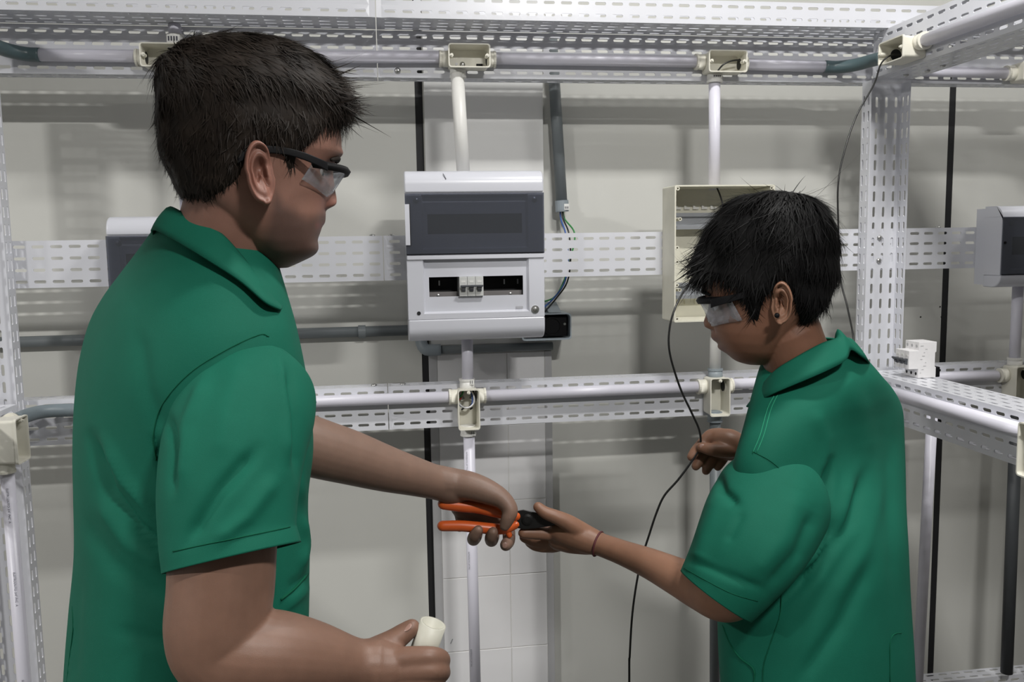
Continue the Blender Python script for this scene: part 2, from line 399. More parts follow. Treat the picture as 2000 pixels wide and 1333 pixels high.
pipe('white conduit on the top channel of the bay beyond the corner post', [(1.27, YP, ZT-.012), (1.522, YP, ZT-.016)])
pipe('white conduit on the elbow-height beam behind the bigger person', [(-.62, YP, ZLW+.004), (.148, YP, ZLW)])
pipe('white conduit on the elbow-height beam between two open boxes', [(.218, YP, ZLW-.001), (.746, YP, ZLW)])
pipe('white conduit on the elbow-height beam behind the smaller person', [(.818, YP, ZLW+.003), (1.13, YP, ZLW+.003)])
pipe('white conduit on the elbow-height beam behind the loose breaker', [(1.27, YP, ZLW), (1.53, YP, ZLW-.002)])
# hoses at the corners
pipe('dark teal hose curving off to the overhead left side beam', [(-.693, YP, ZT-.004), (-.72, YP-.002, ZT-.003), (-.75, YP-.03, ZT), (-.765, YP-.09, ZT+.004), (-.765, YP-.14, ZT+.004)], M_TEAL, .0145, 'flexible_hose', 24, cat='hose')
pipe('dark teal hose bending into the overhead corner box', [(1.046, YP, ZT-.006), (1.075, YP-.006, ZT-.008), (1.105, YP-.035, ZT-.008), (1.122, YP-.075, ZT-.006), (1.1255, YP-.115, ZT-.008)], M_TEAL, .0145, 'flexible_hose', 24, cat='hose')
pipe('blue-grey hose bending from the box behind the bigger person\'s back', [(-.755, 1.905, ZLW+.006), (-.752, 1.935, ZLW+.007), (-.735, 1.975, ZLW+.008), (-.70, 1.998, ZLW+.006), (-.66, YP, ZLW+.004), (-.615, YP, ZLW+.004)], M_BLUEGREY, .0145, 'flexible_hose', 28, cat='hose')
# drops
pipe('short white conduit rising into the top tray', [(-.421, YP, 2.012), (-.421, YP, 2.0505)])
pipe('white conduit dropping from the top box behind the bigger person\'s head', [(-.418, YP, 1.945), (-.418, YP, 1.62)])
p = pipe('warm white conduit leaning down to the smoked-door board', [(.1755, YP-.006, 1.956), (.1835, 1.985, 1.735)], M_PVC2, .0150)
pipe('short white conduit between the smoked-door board and the wired box', [(.1855, YP, 1.375), (.1848, YP, 1.258)])
p = pipe('long white printed conduit dropping from the wired box', [(.1848, YP, 1.146), (.188, YP, 0.42)])
for zt in (1.10, .86, .62): pipe_print(p, 'ELETRODUTO 3/4" PVC', (.1765, YP-.0118, zt), (-.72, -.95, 0), M_INK, .0042)
pipe('white conduit dropping from the top box to the open cream enclosure', [(.7745, YP, 1.957), (.7765, YP, 1.697)])
pipe('white conduit between the open enclosure and the grey-collared box', [(.7835, YP, 1.40), (.7830, YP, 1.270)], M_PVC2)
pipe('grey conduit dropping from the grey-collared box', [(.7845, YP, 1.150), (.7915, YP, 0.42)], M_GREY)
pipe('white conduit dropping behind the smaller person to the low beam', [(1.357, 2.004, 1.150), (1.344, 2.004, 0.412)])
pipe('dark grey conduit rising from the low beam under the far box', [(1.588, 2.0, 1.150), (1.596, 2.0, 0.43)], M_DGREY, .0150)
g = pipe('second dark grey conduit at the end of the low beam', [(1.668, 2.0, 1.150), (1.668, 2.0, 0.43)], M_GREY, .0150)
pipe('white conduit between the far board and the far box', [(1.578, YP, 1.46), (1.578, YP, 1.262)])
# runs along the side beams
pipe('white conduit along the overhead side beam', [(1.1343, 1.757, 1.987), (1.1343, 0.6, 1.978)])
p = pipe('white conduit along the side beam under the loose breaker', [(1.1343, 1.93, 1.228), (1.1343, 1.395, 1.228)])
# printed pipe at the left post
p = pipe('white printed conduit in front of the post behind the bigger person', [(-.7655, 1.866, 1.14), (-.7655, 1.866, 0.02)])
for zt in (1.105, .93, .70, .47): pipe_print(p, 'ELETRODUTO 3/4" PVC  A', (-.7655+.0008, 1.866-.01335, zt), (.05, -1, 0), M_INKGREY, .0062)
# grey conduits on the wall
g = pipe('grey conduit running along the wall behind the bigger person', [(-1.3, 2.2005, 1.366), (.09, 2.2005, 1.367)], M_GREY, .0132)
for x in (-.0575, .072): obj('coupling', tube([(x-.009-g.location.x, 0, 0), (x+.009-g.location.x, 0, 0)], .0165, 18), M_GREY, g)
g = pipe('grey conduit along the wall under the smoked-door board', [(.125, 2.176, 1.318), (.418, 2.176, 1.318)], M_GREY, .0105)
obj('elbow', tube(smooth_path([(.088, 2.2, 1.36), (.088, 2.186, 1.335), (.097, 2.178, 1.320), (.114, 2.176, 1.318), (.135, 2.176, 1.318)], 12) - np.array(g.location), .0145, 16), M_GREYL, g, smooth=True)
d0, d1 = np.array([.4275, 2.196, 2.09]), np.array([.4493, 2.192, 1.672])
g = pipe('slanting grey conduit with wires hanging out of its end', [d0, d1], M_GREY, .0142, hollow=0.75)
t = (d1-d0)/np.linalg.norm(d1-d0); c = np.array(g.location)
obj('coupling', tube([d1-t*.012-c, d1+t*.016-c], .0172, 18, hollow=.78), M_GREYL, g)
obj('label', box(.4515-c[0], .4640-c[0], 2.1743-c[1], 2.1750-c[1], 1.660-c[2], 1.675-c[2]), M_LABEL, g)
for i in range(4): obj('print', box(.4530+.0026*i-c[0], .4543+.0026*i-c[0], 2.1738-c[1], 2.1743-c[1], 1.663-c[2], 1.6685-c[2]), M_INK, g)
for nm, mm, dx, ly, q in (('blue', M_WBLUE, -.004, 0.0, (.388, 2.152, 1.415)), ('green', M_WGREEN, .006, .0056, (.378, 2.158, 1.43)), ('black', M_WBLACK, .001, -.0056, (.391, 2.146, 1.405))):
    b = d1 + np.array([0, ly, 0])
    pipe(nm+' wire from the slanting grey conduit behind the middle rail', [b+(dx*.6, 0, .02), b+(dx, -.002, -.03), (.4575+dx*1.4+(.010 if nm == 'green' else 0), 2.160+ly, 1.600),
          (.4600+dx-(.004 if nm == 'green' else 0), 2.154+ly, 1.535), (.4500+dx-(.012 if nm == 'green' else 0), 2.152+ly, 1.480), (.423+dx-(.010 if nm == 'green' else 0), 2.152+ly, 1.442), q], mm, .0021, 'wire', 40, 8, cat='wire')

# ------------------------------------------------------------------ junction boxes
def junction_box(label, loc, w, h, d=0.054, rot=0.0, collars=(), screws=((-.022, -.008),), hole=None, m=None):
    """open box; local -y is its open front, origin on its back face"""
    m = m or M_CREAM; e = empty('junction_box', loc, label, 'junction box', None, (0, 0, rot))
    L = []; r = 0.006
    def ring(w_, h_, y, rr): return [(x, y, z) for x, z in rrect(w_, h_, rr)]
    L = [ring(w*.92, h*.92, 0, r), ring(w-.002, h-.002, -.004, r), ring(w-.001, h-.001, -d+.005, r), ring(w+.002, h+.002, -d+.005, r), ring(w+.002, h+.002, -d, r),
         ring(w-.003, h-.003, -d, r*.8), ring(w-.004, h-.004, -d+.003, r*.8), ring(w-.006, h-.006, -.003, r*.8)]
    b = obj('body', loft(L, True, True), m, e, smooth=True, bevel=0.0)
    for p in b.data.polygons: p.use_smooth = False
    for side, off, cm, ln in collars:
        yy = -.0165; hw, hh = w/2, h/2
        a = {'L': (-hw, off), 'R': (hw, off), 'T': (off, hh), 'B': (off, -hh)}[side]; dv = {'L': (-1, 0), 'R': (1, 0), 'T': (0, 1), 'B': (0, -1)}[side]
        def q(t): return (a[0]+dv[0]*t, yy, a[1]+dv[1]*t)
        rr = 0.0172
        c = obj('collar', tube([q(-.0035), q(.004), q(ln-.002), q(ln-.002), q(ln)], [rr*1.04, rr*1.02, rr, rr, rr*.96], 22), cm, e, smooth=True)
        c.data.polygons.foreach_set('use_smooth', [len(p.vertices) == 4 for p in c.data.polygons])
        obj('rim', tube([q(ln-.004), q(ln+.0008)], rr*1.07, 22), cm, c)
        if side in ('L', 'R') : obj('socket', tube([q(-.0036), q(-.0042)], .0128, 18), M_DARKIN, e)
        if side in ('T', 'B') and cm is M_GREYL: obj('socket', tube([q(-.0036), q(-.006)], .0132, 18), M_GREYL, e)
    for s in ((-1, 1) if w > h else ()):
        obj('screw_lug', tube([(s*(w/2-.006), -d+.016, .0), (s*(w/2-.006), -d-.0004, .0)], .0042, 12, hollow=.5), m, e)
    if h > w: obj('screw_lug', tube([(0, -d+.016, h/2-.006), (0, -d-.0004, h/2-.006)], .0042, 12, hollow=.5), m, e)
    for x, z in screws:
        s = bolt(e, (x, -.0031, z), (0, -1, 0), .0062)
    if hole: obj('hole', tube([(hole[0], -.0032, hole[1]), (hole[0], -.0040, hole[1])], hole[2], 18), M_DARKIN, e)
    return e
YB = YF - .0012
def sticker(parent, x, y, z, w, h, n=4):
    o = obj('label', box(x-w/2, x+w/2, y, y+.0006, z-h/2, z+h/2), M_LABEL, parent)
    for i in range(n):
        xx = x-w*.42+w*.84*i/n
        obj('print', box(xx, xx+w*.12, y-.0002, y, z-h*.3, z+h*.3), M_INK, o)
b1 = junction_box('open cream box on the top channel with a black tab inside', (-.441, YB, 1.981), .088, .047, collars=(('L', 0, M_CREAM, .017), ('R', 0, M_CREAM, .02), ('T', .020, M_PVC2, .024), ('B', .023, M_PVC2, .02)), screws=())
obj('black_tab', join(box(.019, .037, -.045, -.004, -.0205, .0155), box(.010, .030, -.046, -.043, .0125, .0155)), M_BLACKPL, b1)
sticker(b1, .020, -.0345, .037, .026, .016)
b2 = junction_box('open cream box on the top channel above the smoked-door board', (.2005, YB, 1.9885), .090, .049, collars=(('L', -.001, M_CREAM, .018), ('R', -.001, M_CREAM, .016), ('B', -.023, M_PVC2, .017)), screws=((-.011, -.010),))
obj('slot', tube([(.020, -.0032, -.0105), (.034, -.0040, -.0105)], .0028, 8), M_DARKIN, b2); obj('slot', tube([(-.0245, -.0032, -.009), (-.0245, -.0040, -.009)], .003, 10), M_ALU, b2)
b3 = junction_box('open cream box on the top channel above the cream enclosure, black wire inside', (.7920, YB, 1.9845), .090, .047, collars=(('L', .004, M_CREAM, .019), ('R', 0, M_CREAM, .013), ('B', -.0175, M_PVC2, .018)), screws=((-.034, -.008),))
obj('wire_end', tube(smooth_path([(-.018, -.03, -.021), (-.006, -.036, -.006), (.012, -.036, .003), (.030, -.034, .006), (.036, -.03, .0055)], 18), .0020, 8), M_WBLACK, b3, smooth=True)
sticker(b3, -.0175, -.0345, -.030, .022, .006)
b4 = junction_box('upright cream box on the elbow-height beam with coloured wires inside', (.1830, YB, 1.2030), .048, .092, collars=(('L', .0255, M_CREAM, .018), ('R', .0255, M_CREAM, .018), ('T', 0, M_PVC2, .020), ('B', 0, M_PVC2, .020)), screws=((-.012, .018), (.012, .018)))
for mm, P in ((M_WWHITE, [(-.023, -.026, .014), (-.012, -.034, .004), (.002, -.036, .003), (.013, -.034, .013), (.013, -.030, .030), (.006, -.022, .043)]),
              (M_WBLUE, [(-.023, -.024, .011), (-.014, -.030, .004), (.000, -.030, .001), (.010, -.028, .010), (.010, -.022, .030), (.004, -.020, .043)]),
              (M_WBLACK, [(-.010, -.022, .002), (.002, -.026, .001), (.012, -.024, .014), (.015, -.022, .030), (.012, -.018, .043)]),
              (M_WGREEN, [(-.022, -.022, .024), (-.014, -.026, .030), (-.008, -.022, .044)]), (M_WRED, [(-.022, -.018, .016), (-.015, -.020, .023), (-.009, -.016, .044)])):
    obj('wire', tube(smooth_path(P, 26), .0019, 8), mm, b4, smooth=True)
sticker(b4, .010, -.0342, .061, .010, .012, 2); sticker(b4, .010, -.0342, -.058, .010, .012, 2)
for x in (-.010, .010): obj('slot', tube([(x-.003, -.0032, -.008), (x+.003, -.0040, -.004)], .002, 8), M_DARKIN, b4)
b5 = junction_box('upright cream box on the elbow-height beam with grey collars above and below', (.7820, YB, 1.2075), .048, .091, collars=(('L', .021, M_CREAM, .019), ('R', .021, M_CREAM, .019), ('T', .001, M_GREYL, .018), ('B', .001, M_GREYL, .020)), screws=((-.013, .018),))
b6 = junction_box('open cream box on the top channel beyond the corner post', (1.5810, YB, 1.9725), .090, .047, collars=(('L', 0, M_CREAM, .019), ('R', 0, M_CREAM, .019)))
b7 = junction_box('upright cream box on the elbow-height beam beyond the loose breaker', (1.5830, YB, 1.2060), .056, .092, collars=(('L', .0205, M_CREAM, .019), ('R', .0205, M_CREAM, .019), ('T', -.005, M_PVC2, .018), ('B', .005, M_GREYL, .019)), screws=())
b8 = junction_box('overhead corner box on the side beam with a black wire hanging out', (1.1508, 1.8105, 1.9790), .092, .047, .056, -math.pi/2, collars=(('L', 0, M_CREAM, .018), ('R', .008, M_CREAM, .019)), screws=(), hole=(-.026, -.004, .0135))
b9 = junction_box('cream box on the side beam behind the bigger person\'s back', (-.7808, 1.8620, 1.2020), .060, .090, .052, math.pi/2, collars=(('R', .030, M_CREAM, .010), ('B', -.004, M_CREAM, .020)), screws=())
b10 = junction_box('cream box at the end of the conduit on the side beam under the breaker', (1.1508, 1.3480, 1.2060), .050, .094, .056, -math.pi/2, collars=(('L', .022, M_CREAM, .021),), screws=())

# ------------------------------------------------------------------ distribution boards
def ext(profile, x0, x1):
    """profile in (y, z), extruded along x"""
    return loft([[(x0, y, z) for y, z in profile], [(x1, y, z) for y, z in profile]], True, True)
def arc(cy, cz, r, a0, a1, n=7):
    return [(cy+r*math.cos(math.radians(a0+(a1-a0)*i/n)), cz+r*math.sin(math.radians(a0+(a1-a0)*i/n))) for i in range(n+1)]
def frame_cover(x0, x1, z0, z1, y, rec, win, dep, thick=.003):
    R = lambda a, b, c, d, yy: [(a, yy, c), (b, yy, c), (b, yy, d), (a, yy, d)]
    return loft([R(x0, x1, z0, z1, y+.02), R(x0, x1, z0, z1, y), R(*rec, y), R(rec[0]+.004, rec[1]-.004, rec[2]+.004, rec[3]-.006, y+dep), R(*win, y+dep), R(*win, y+dep+thick)])
def shell_geo(x0, x1, yb, yf, z0, z1, t=.003):
    return join(box(x0, x1, yb-t, yb, z0, z1), box(x0, x0+t, yf, yb-t, z0, z1), box(x1-t, x1, yf, yb-t, z0, z1), box(x0+t, x1-t, yf, yb-t, z0, z0+t), box(x0+t, x1-t, yf, yb-t, z1-t, z1))
def board(label, x0, x1, z0, z1, sections, cap_t, cap_b, yb=YB, yf=1.920, rnd=.03, handle=True):
    """sections: list of (z_low, z_high, kind) from the top; x, y, z are world values, the parts hang on an Empty at the back"""
    cx = (x0+x1)/2; e = empty('distribution_board', (cx, yb, z0), label, 'switchboard')
    ox, oy, oz = cx, yb, z0
    def sh(geo): return [(x-ox, y-oy, z-oz) for x, y, z in geo[0]], geo[1]
    obj('body', sh(shell_geo(x0+.003, x1-.003, yb, yf+.03, z0+.005, z1-.005)), M_BOARD, e)
    ye = yb-.035
    top = [(ye, z1), (ye, cap_t), (yf, cap_t)] + [(y, z) for y, z in arc(yf+rnd, z1-rnd, rnd, 180, 90)]
    bot = [(ye, z0), (ye, cap_b), (yf, cap_b)] + [(y, z) for y, z in arc(yf+rnd, z0+rnd, rnd, 180, 270)]
    o = obj('top_cap', sh(ext(top, x0, x1)), M_BOARD, e, bevel=.004, seg=3); o2 = obj('bottom_cap', sh(ext(bot, x0, x1)), M_BOARD, e, bevel=.004, seg=3)
    for s in (0, 1):
        xx = x0+.0006 if s == 0 else x1-.0036
        obj('side_cheek', sh(box(xx, xx+.003, yf+.004, ye, cap_b, cap_t)), M_BOARD, e)
    obj('mounting_plate', sh(box(x0+.01, x1-.01, yf+.076, yf+.078, z0+.02, z1-.02)), M_DARKIN, e)
    for zl, zh, kind in sections:
        w = x1-x0; zc = (zl+zh)/2
        win = (x0+.158*w, x1-.155*w, zc-.0215, zc+.0215); rec = (x0+.115*w, x1-.115*w, zl+.012, zh-.004)
        cov = obj('cover', sh(frame_cover(x0+.0008, x1-.0008, zl, zh, yf+.003 if kind == 'door' else yf+.001, rec, win, .010)), M_BOARD, e)
        obj('rail', sh(box(win[0]-.01, win[1]+.01, yf+.0672, yf+.0758, zc-.0155, zc+.0155)), M_DARKIN if kind == 'door' else M_DARKIN, e)
        if kind == 'door':
            d = obj('smoked_door', sh(box(x0, x1, yf-.0025, yf-.0005, zl+.001, zh-.001)), M_SMOKE, e)
            if handle: obj('handle', sh(box(x0-.0006, x0+.009, yf-.0045, yf-.0024, zl+.022, zh-.024)), M_BOARD, d); handle and obj('handle_gap', sh(box(x0+.009, x0+.0108, yf-.0030, yf-.0024, zl+.020, zh-.022)), M_DARKIN, d)
            for s in (x0+.024, x1-.020): obj('screw', sh(lathe([(.006, -.0006), (.006, -.0012), (.003, -.0018)], 14, 'y', (s, yf+.003, zh-.0165))), M_CHROME, e)
            obj('lower_edge', sh(box(x0+.001, x1-.001, yf-.0032, yf-.0024, zl+.0005, zl+.0028)), M_BLACKPL, d)
    return e, sh
bC, shC = board('tall white board with a smoked door above and a three-pole breaker below', .0500, .3530, 1.3665, 1.7385,
                [(1.5565, 1.6900, 'door'), (1.4165, 1.5565, 'open')], 1.6900, 1.4165)
obj('cross_lip', shC(box(.051, .352, 1.9180, 1.9300, 1.5465, 1.5565)), M_BOARD, bC, bevel=.0012)
obj('pen_mark', shC(tube([(.1338, 1.9258, 1.7310), (.1395, 1.9203, 1.7190)], .0008, 6)), M_INK, bC)
M_LEDGE = mat('grey_ledge', (.16, .15, .15), .5)
for xa, xb in ((.097, .1622), (.2178, .306)): obj('blank_plate', shC(box(xa, xb, 1.9430, 1.9440, 1.4630, 1.4750)), M_LEDGE, bC)
for x in (.118, .279): obj('screw', shC(lathe([(.0030, 0), (.0030, -.0012), (.001, -.0018)], 12, 'y', (x, 1.9430, 1.4672))), M_CHROME, bC)
for x in (.122, .270, .301): obj('slot', shC(box(x, x+.003, 1.9858, 1.9872, 1.487, 1.498)), M_RAIL, bC)
obj('screw_hole', shC(lathe([(.0042, 0), (.0042, -.0010)], 14, 'y', (.0735, 1.9209, 1.4305))), M_DARKIN, bC)
sc = obj('screw', shC(lathe([(.0088, 0), (.0088, -.0016), (.0052, -.0018), (.0046, -.0040), (.0016, -.0046)], 18, 'y', (.3310, 1.9208, 1.4325))), M_CHROME, bC, smooth=False)
obj('maker_plate', shC(box(.2890, .3050, 1.9300, 1.9306, 1.4345, 1.4395)), mat('grey_tag', (.42, .42, .45), .5), bC)
bL, shL = board('small white board with a smoked door behind the bigger person\'s shoulder', -.5625, -.3550, 1.4500, 1.6470, [(1.4890, 1.6080, 'door')], 1.6080, 1.4890, handle=False)
bR, shR = board('small white board with a smoked door beyond the corner post', 1.4640, 1.7000, 1.4540, 1.6500, [(1.4840, 1.6240, 'door')], 1.6240, 1.4840, handle=False)
obj('latch', shR(lathe([(.0032, 0), (.0032, -.002)], 12, 'y', (1.4700, 1.9178, 1.562))), M_BLACKPL, bR)

# open enclosure without its cover
xo0, xo1, zo0, zo1, yo = .6545, .8930, 1.3930, 1.7035, 1.928
eo = empty('open_enclosure', ((xo0+xo1)/2, YB, zo0), 'yellowed cream enclosure without its cover behind the smaller person\'s head', 'enclosure')
cxo = (xo0+xo1)/2
def sho(g): return [(x-cxo, y-YB, z-zo0) for x, y, z in g[0]], g[1]
RR = lambda g, y: [(x+cxo, y, z+(zo0+zo1)/2) for x, z in rrect(xo1-xo0-2*g, zo1-zo0-2*g, .004)]
obj('body', sho(loft([RR(.001, YB), RR(0, YB-.003), RR(0, yo), RR(.0032, yo), RR(.0045, YB-.004)], True, True)), M_CREAM2, eo)
for zc in (1.624, 1.462):
    rail = [(YB-.004, zc-.012), (YB-.012, zc-.012), (YB-.012, zc-.019), (YB-.014, zc-.019), (YB-.014, zc-.0105), (YB-.006, zc-.0105), (YB-.006, zc+.0105), (YB-.014, zc+.0105), (YB-.014, zc+.019), (YB-.012, zc+.019), (YB-.012, zc+.012), (YB-.004, zc+.012)]
    rail = [(y-.022, z) for y, z in rail]
    obj('din_rail', sho(ext(rail, xo0+.012, xo1-.012)), M_RAIL, eo)
    for s in (xo0+.020, xo1-.020):
        obj('stand_off', sho(tube([(s, YB-.004, zc+.004), (s, yo+.02, zc+.004)], .0042, 12, hollow=.55)), M_CREAM2, eo)
        obj('rail_support', sho(box(s-.006, s+.006, YB-.027, YB-.004, zc-.008, zc+.008)), M_CREAM2, eo)
for x, z in ((xo0+.0075, zo1-.0075), (xo1-.0075, zo1-.0075), (xo0+.0075, zo0+.0075), (xo1-.0075, zo0+.0075), (xo0+.007, 1.563), (xo0+.007, 1.531), (xo0+.007, 1.478)):
    obj('corner_lug', sho(tube([(x, YB-.004, z), (x, yo+.0008, z)], .0044, 12, hollow=.5)), M_CREAM2, eo)
obj('screw', sho(lathe([(.0060, 0), (.0055, -.002), (.002, -.0042)], 14, 'y', (xo0+.0200, YB-.0045, 1.594))), M_CHROME, eo, smooth=True)
for i in range(5):
    obj('knockout', sho(join(box(xo0+.030+.0215*i, xo0+.044+.0215*i, YB-.0080, YB-.0040, 1.6520, 1.6575), box(xo0+.030+.0215*i, xo0+.035+.0215*i, YB-.0080, YB-.0040, 1.6575, 1.6615))), M_PVC2, eo)
for i in range(4): obj('clip', sho(box(xo0+.029+.025*i, xo0+.040+.025*i, YB-.010, YB-.004, 1.428, 1.444)), M_CREAM2, eo)
obj('wire_end', sho(tube(smooth_path([(.776, 1.985, 1.7000), (.7775, 1.972, 1.685), (.780, 1.962, 1.665), (.782, 1.958, 1.640), (.783, 1.956, 1.61)], 16), .0020, 8)), M_WBLACK, eo, smooth=True)

# ------------------------------------------------------------------ breakers
def breaker(label, loc, rot, case, group=None):
    """three-pole breaker, front towards local -y, origin under its middle"""
    e = empty('circuit_breaker', loc, label, 'breaker', group, rot)
    W = .0178; H = .083
    prof = [(0.034, 0), (-.010, 0), (-.010, .0213), (-.034, .0213), (-.034, .0637), (-.010, .0637), (-.010, H), (.034, H), (.034, .060), (.031, .058), (.031, .026), (.034, .024)]
    for i in (-1, 0, 1):
        p = obj('pole', loft([[(i*W-W/2+.0002, y, z) for y, z in prof], [(i*W+W/2-.0002, y, z) for y, z in prof]], True, True), case, e, bevel=.0006, seg=1)
        lv = obj('lever', join(tube([(i*W-.004, -.035, .0375), (i*W+.004, -.035, .0375)], .006, 12), box(i*W-.0045, i*W+.0045, -.044, -.034, .0400, .0455)), M_LEVER, e)
        for zz in (.0095, .0735): obj('terminal_screw', lathe([(.0036, 0), (.0036, -.0005)], 12, 'y', (i*W, -.010, zz)), M_DARKIN if zz < .04 else M_ALU, p)
        obj('window', box(i*W-.0045, i*W+.0045, -.0345, -.0339, .0510, .0555), M_LABEL, p)
    obj('tie_bar', box(-1.4*W, 1.4*W, -.0455, -.0405, .0420, .0460), M_LEVER, e, bevel=.0008)
    return e
brk = breaker('grey three-pole breaker with white toggles in the board window', (.1900, 1.9560, 1.4440), (0, 0, 0), M_BRKGREY)
for c in list(brk.children):
    if c.name.startswith('lever'): c.data.materials[0] = M_LEVER
loose = breaker('loose white three-pole breaker standing on the side beam', (1.2150, 1.8640, 1.2566), (0, 0, -math.pi/2), M_BRKWHITE)
for i in range(9):
    obj('moulding_mark', box(.0266, .0272, -.006+.004*(i % 4), -.003+.004*(i % 4)+.002*(i % 3), .012+.0078*i, .0128+.0078*i), M_ALU, loose)
cl = obj('rail_clip', join(box(-.006, .006, -.010, .010, 0, .024), box(-.010, .006, -.006, .006, .004, .018)), M_BLACKPL, loc=(1.2570, 1.8520, 1.2566), bevel=.002)
tag(cl, 'small black plastic clip behind the loose breaker', 'clip')

# ------------------------------------------------------------------ grey socket box on the wall
es = empty('socket_outlet', (.392, 2.2185, 1.340), 'grey wall socket box with a black socket half behind the board', 'socket')
def shs(g): return [(x-.392, y-2.2185, z-1.340) for x, y, z in g[0]], g[1]
RS = lambda g, y: [(x+.392, y, z+1.3735) for x, z in rrect(.124-2*g, .066-2*g, .008)]
obj('body', shs(loft([RS(.001, 2.2185), RS(0, 2.215), RS(0, 2.112), RS(.003, 2.112), RS(.004, 2.17)], True, True)), M_GREYL, es)
pl = obj('socket_plate', shs(box(.345, .446, 2.128, 2.145, 1.348, 1.399)), M_BLACKPL, es, bevel=.002)
obj('socket_recess', shs(lathe([(.0235, 0), (.0235, -.003), (.0195, -.003), (.0185, .006)], 24, 'y', (.409, 2.1285, 1.3735))), M_BLACKPL, pl)
obj('screw', shs(lathe([(.0034, 0), (.003, -.0016)], 12, 'y', (.4405, 2.1285, 1.378))), M_CHROME, es)
obj('hood', shs(ext([(2.20, 1.4075), (2.125, 1.4075), (2.195, 1.4300)], .400, .432)), M_GREYL, es)

# ------------------------------------------------------------------ black wires
WIREH = pt(1366, 868, 1.50)
def wire(label, P, n=60, r=.0019): return pipe(label, P, M_WBLACK, r, 'wire', n, 8, cat='wire')
wire('black wire hanging from the overhead corner box behind the smaller person', [(1.146, 1.836, 1.975), (1.112, 1.836, 1.9745), (1.088, 1.834, 1.955), onY(1707, 165, 1.80), onY(1672, 228, 1.78), onY(1648, 300, 1.76), onY(1637, 360, 1.75), onY(1637, 430, 1.75), onY(1641, 540, 1.74), onY(1655, 600, 1.72), onY(1668, 670, 1.70), onY(1672, 760, 1.66), onY(1672, 900, 1.62), onY(1676, 1050, 1.60), (1.03, 1.62, .30), (1.02, 1.66, .012)], 90)
# ------------------------------------------------------------------ figure toolkit
def norm(v): v = np.asarray(v, float); return v/np.linalg.norm(v)
def chain(rows, n=None, k=18):
    """rounded, tapering limb: rows of (x, y, z, radius)"""
    rows = np.asarray(rows, float); n = n or max(10, 7*len(rows)); P = smooth_path(rows, n)
    pos, r = P[:, :3], np.maximum(P[:, 3], 1e-4); T, N, B = frames(pos); L = []
    def ring(c, t, nn, bb, rr): return [c + rr*(math.cos(a)*nn + math.sin(a)*bb) for a in np.linspace(0, 2*math.pi, k, endpoint=False)]
    for q in (80, 55, 28): a = math.radians(q); L.append(ring(pos[0]-T[0]*r[0]*math.sin(a), T[0], N[0], B[0], r[0]*math.cos(a)))
    for i in range(n): L.append(ring(pos[i], T[i], N[i], B[i], r[i]))
    for q in (28, 55, 80): a = math.radians(q); L.append(ring(pos[-1]+T[-1]*r[-1]*math.sin(a), T[-1], N[-1], B[-1], r[-1]*math.cos(a)))
    return loft(L, True, True)
def C(*rows): return [tuple(pt(u, v, d)) + (r,) for u, v, d, r in rows]      # (u, v, depth, radius) -> (x, y, z, radius)
def ellipsoid(c, ax, r, n=14, k=20):
    """ax = three unit axes, r = three radii"""
    L = []
    for i in range(n+1):
        a = math.pi*(i+.02)/(n+.04); L.append([np.asarray(c) + ax[0]*r[0]*math.sin(a)*math.cos(b) + ax[1]*r[1]*math.sin(a)*math.sin(b) + ax[2]*r[2]*math.cos(a) for b in np.linspace(0, 2*math.pi, k, endpoint=False)])
    return loft(L[::-1], True, True)
def fuse(geos, voxel, smooth=4, factor=0.5):
    """union of closed shapes into one skin (voxel remesh, then relaxed)"""
    me = new_mesh('tmp', *join(*geos)); o = bpy.data.objects.new('tmp', me); COL.objects.link(o)
    m = o.modifiers.new('r', 'REMESH'); m.mode = 'VOXEL'; m.voxel_size = voxel
    s = o.modifiers.new('s', 'SMOOTH'); s.factor = factor; s.iterations = smooth
    dg = bpy.context.evaluated_depsgraph_get(); e = bpy.data.meshes.new_from_object(o.evaluated_get(dg))
    V = np.empty(len(e.vertices)*3); e.vertices.foreach_get('co', V); V = V.reshape(-1, 3)
    Fc = [tuple(p.vertices) for p in e.polygons]
    bpy.data.objects.remove(o); bpy.data.meshes.remove(me); bpy.data.meshes.remove(e)
    return V, Fc
def vnormals(V, Fc):
    V = np.asarray(V, float); N = np.zeros_like(V)
    q = np.array([f[:4] if len(f) >= 4 else (f[0], f[1], f[2], f[2]) for f in Fc])
    n = np.cross(V[q[:, 2]]-V[q[:, 0]], V[q[:, 3]]-V[q[:, 1]])
    for i in range(4): np.add.at(N, q[:, i], n)
    return N/(np.linalg.norm(N, axis=1)[:, None]+1e-12)
def seg_dist(px, py, poly):
    """distance of many 2-D points to a polyline, and the parameter along it"""
    best = np.full(len(px), 1e9); par = np.zeros(len(px)); tot = len(poly)-1
    for i in range(tot):
        ax, ay = poly[i]; bx, by = poly[i+1]; dx, dy = bx-ax, by-ay
        t = np.clip(((px-ax)*dx+(py-ay)*dy)/(dx*dx+dy*dy+1e-12), 0, 1); d = np.hypot(px-ax-t*dx, py-ay-t*dy)
        m = d < best; best[m] = d[m]; par[m] = (i+t[m])/tot
    return best, par
def in_poly(x, y, poly):
    c = np.zeros(len(x), bool); n = len(poly); j = n-1
    for i in range(n):
        xi, yi = poly[i]; xj, yj = poly[j]
        m = ((yi > y) != (yj > y)) & (x < (xj-xi)*(y-yi)/(yj-yi+1e-12)+xi); c ^= m; j = i
    return c
def signed(x, y, poly):
    d, _ = seg_dist(x, y, list(poly)+[poly[0]]); return np.where(in_poly(x, y, poly), d, -d)
def interp(tab, z, c): return np.interp(z, [r[0] for r in tab], [r[c] for r in tab])
def smoothstep(a, b, x): t = np.clip((x-a)/(b-a), 0, 1); return t*t*(3-2*t)

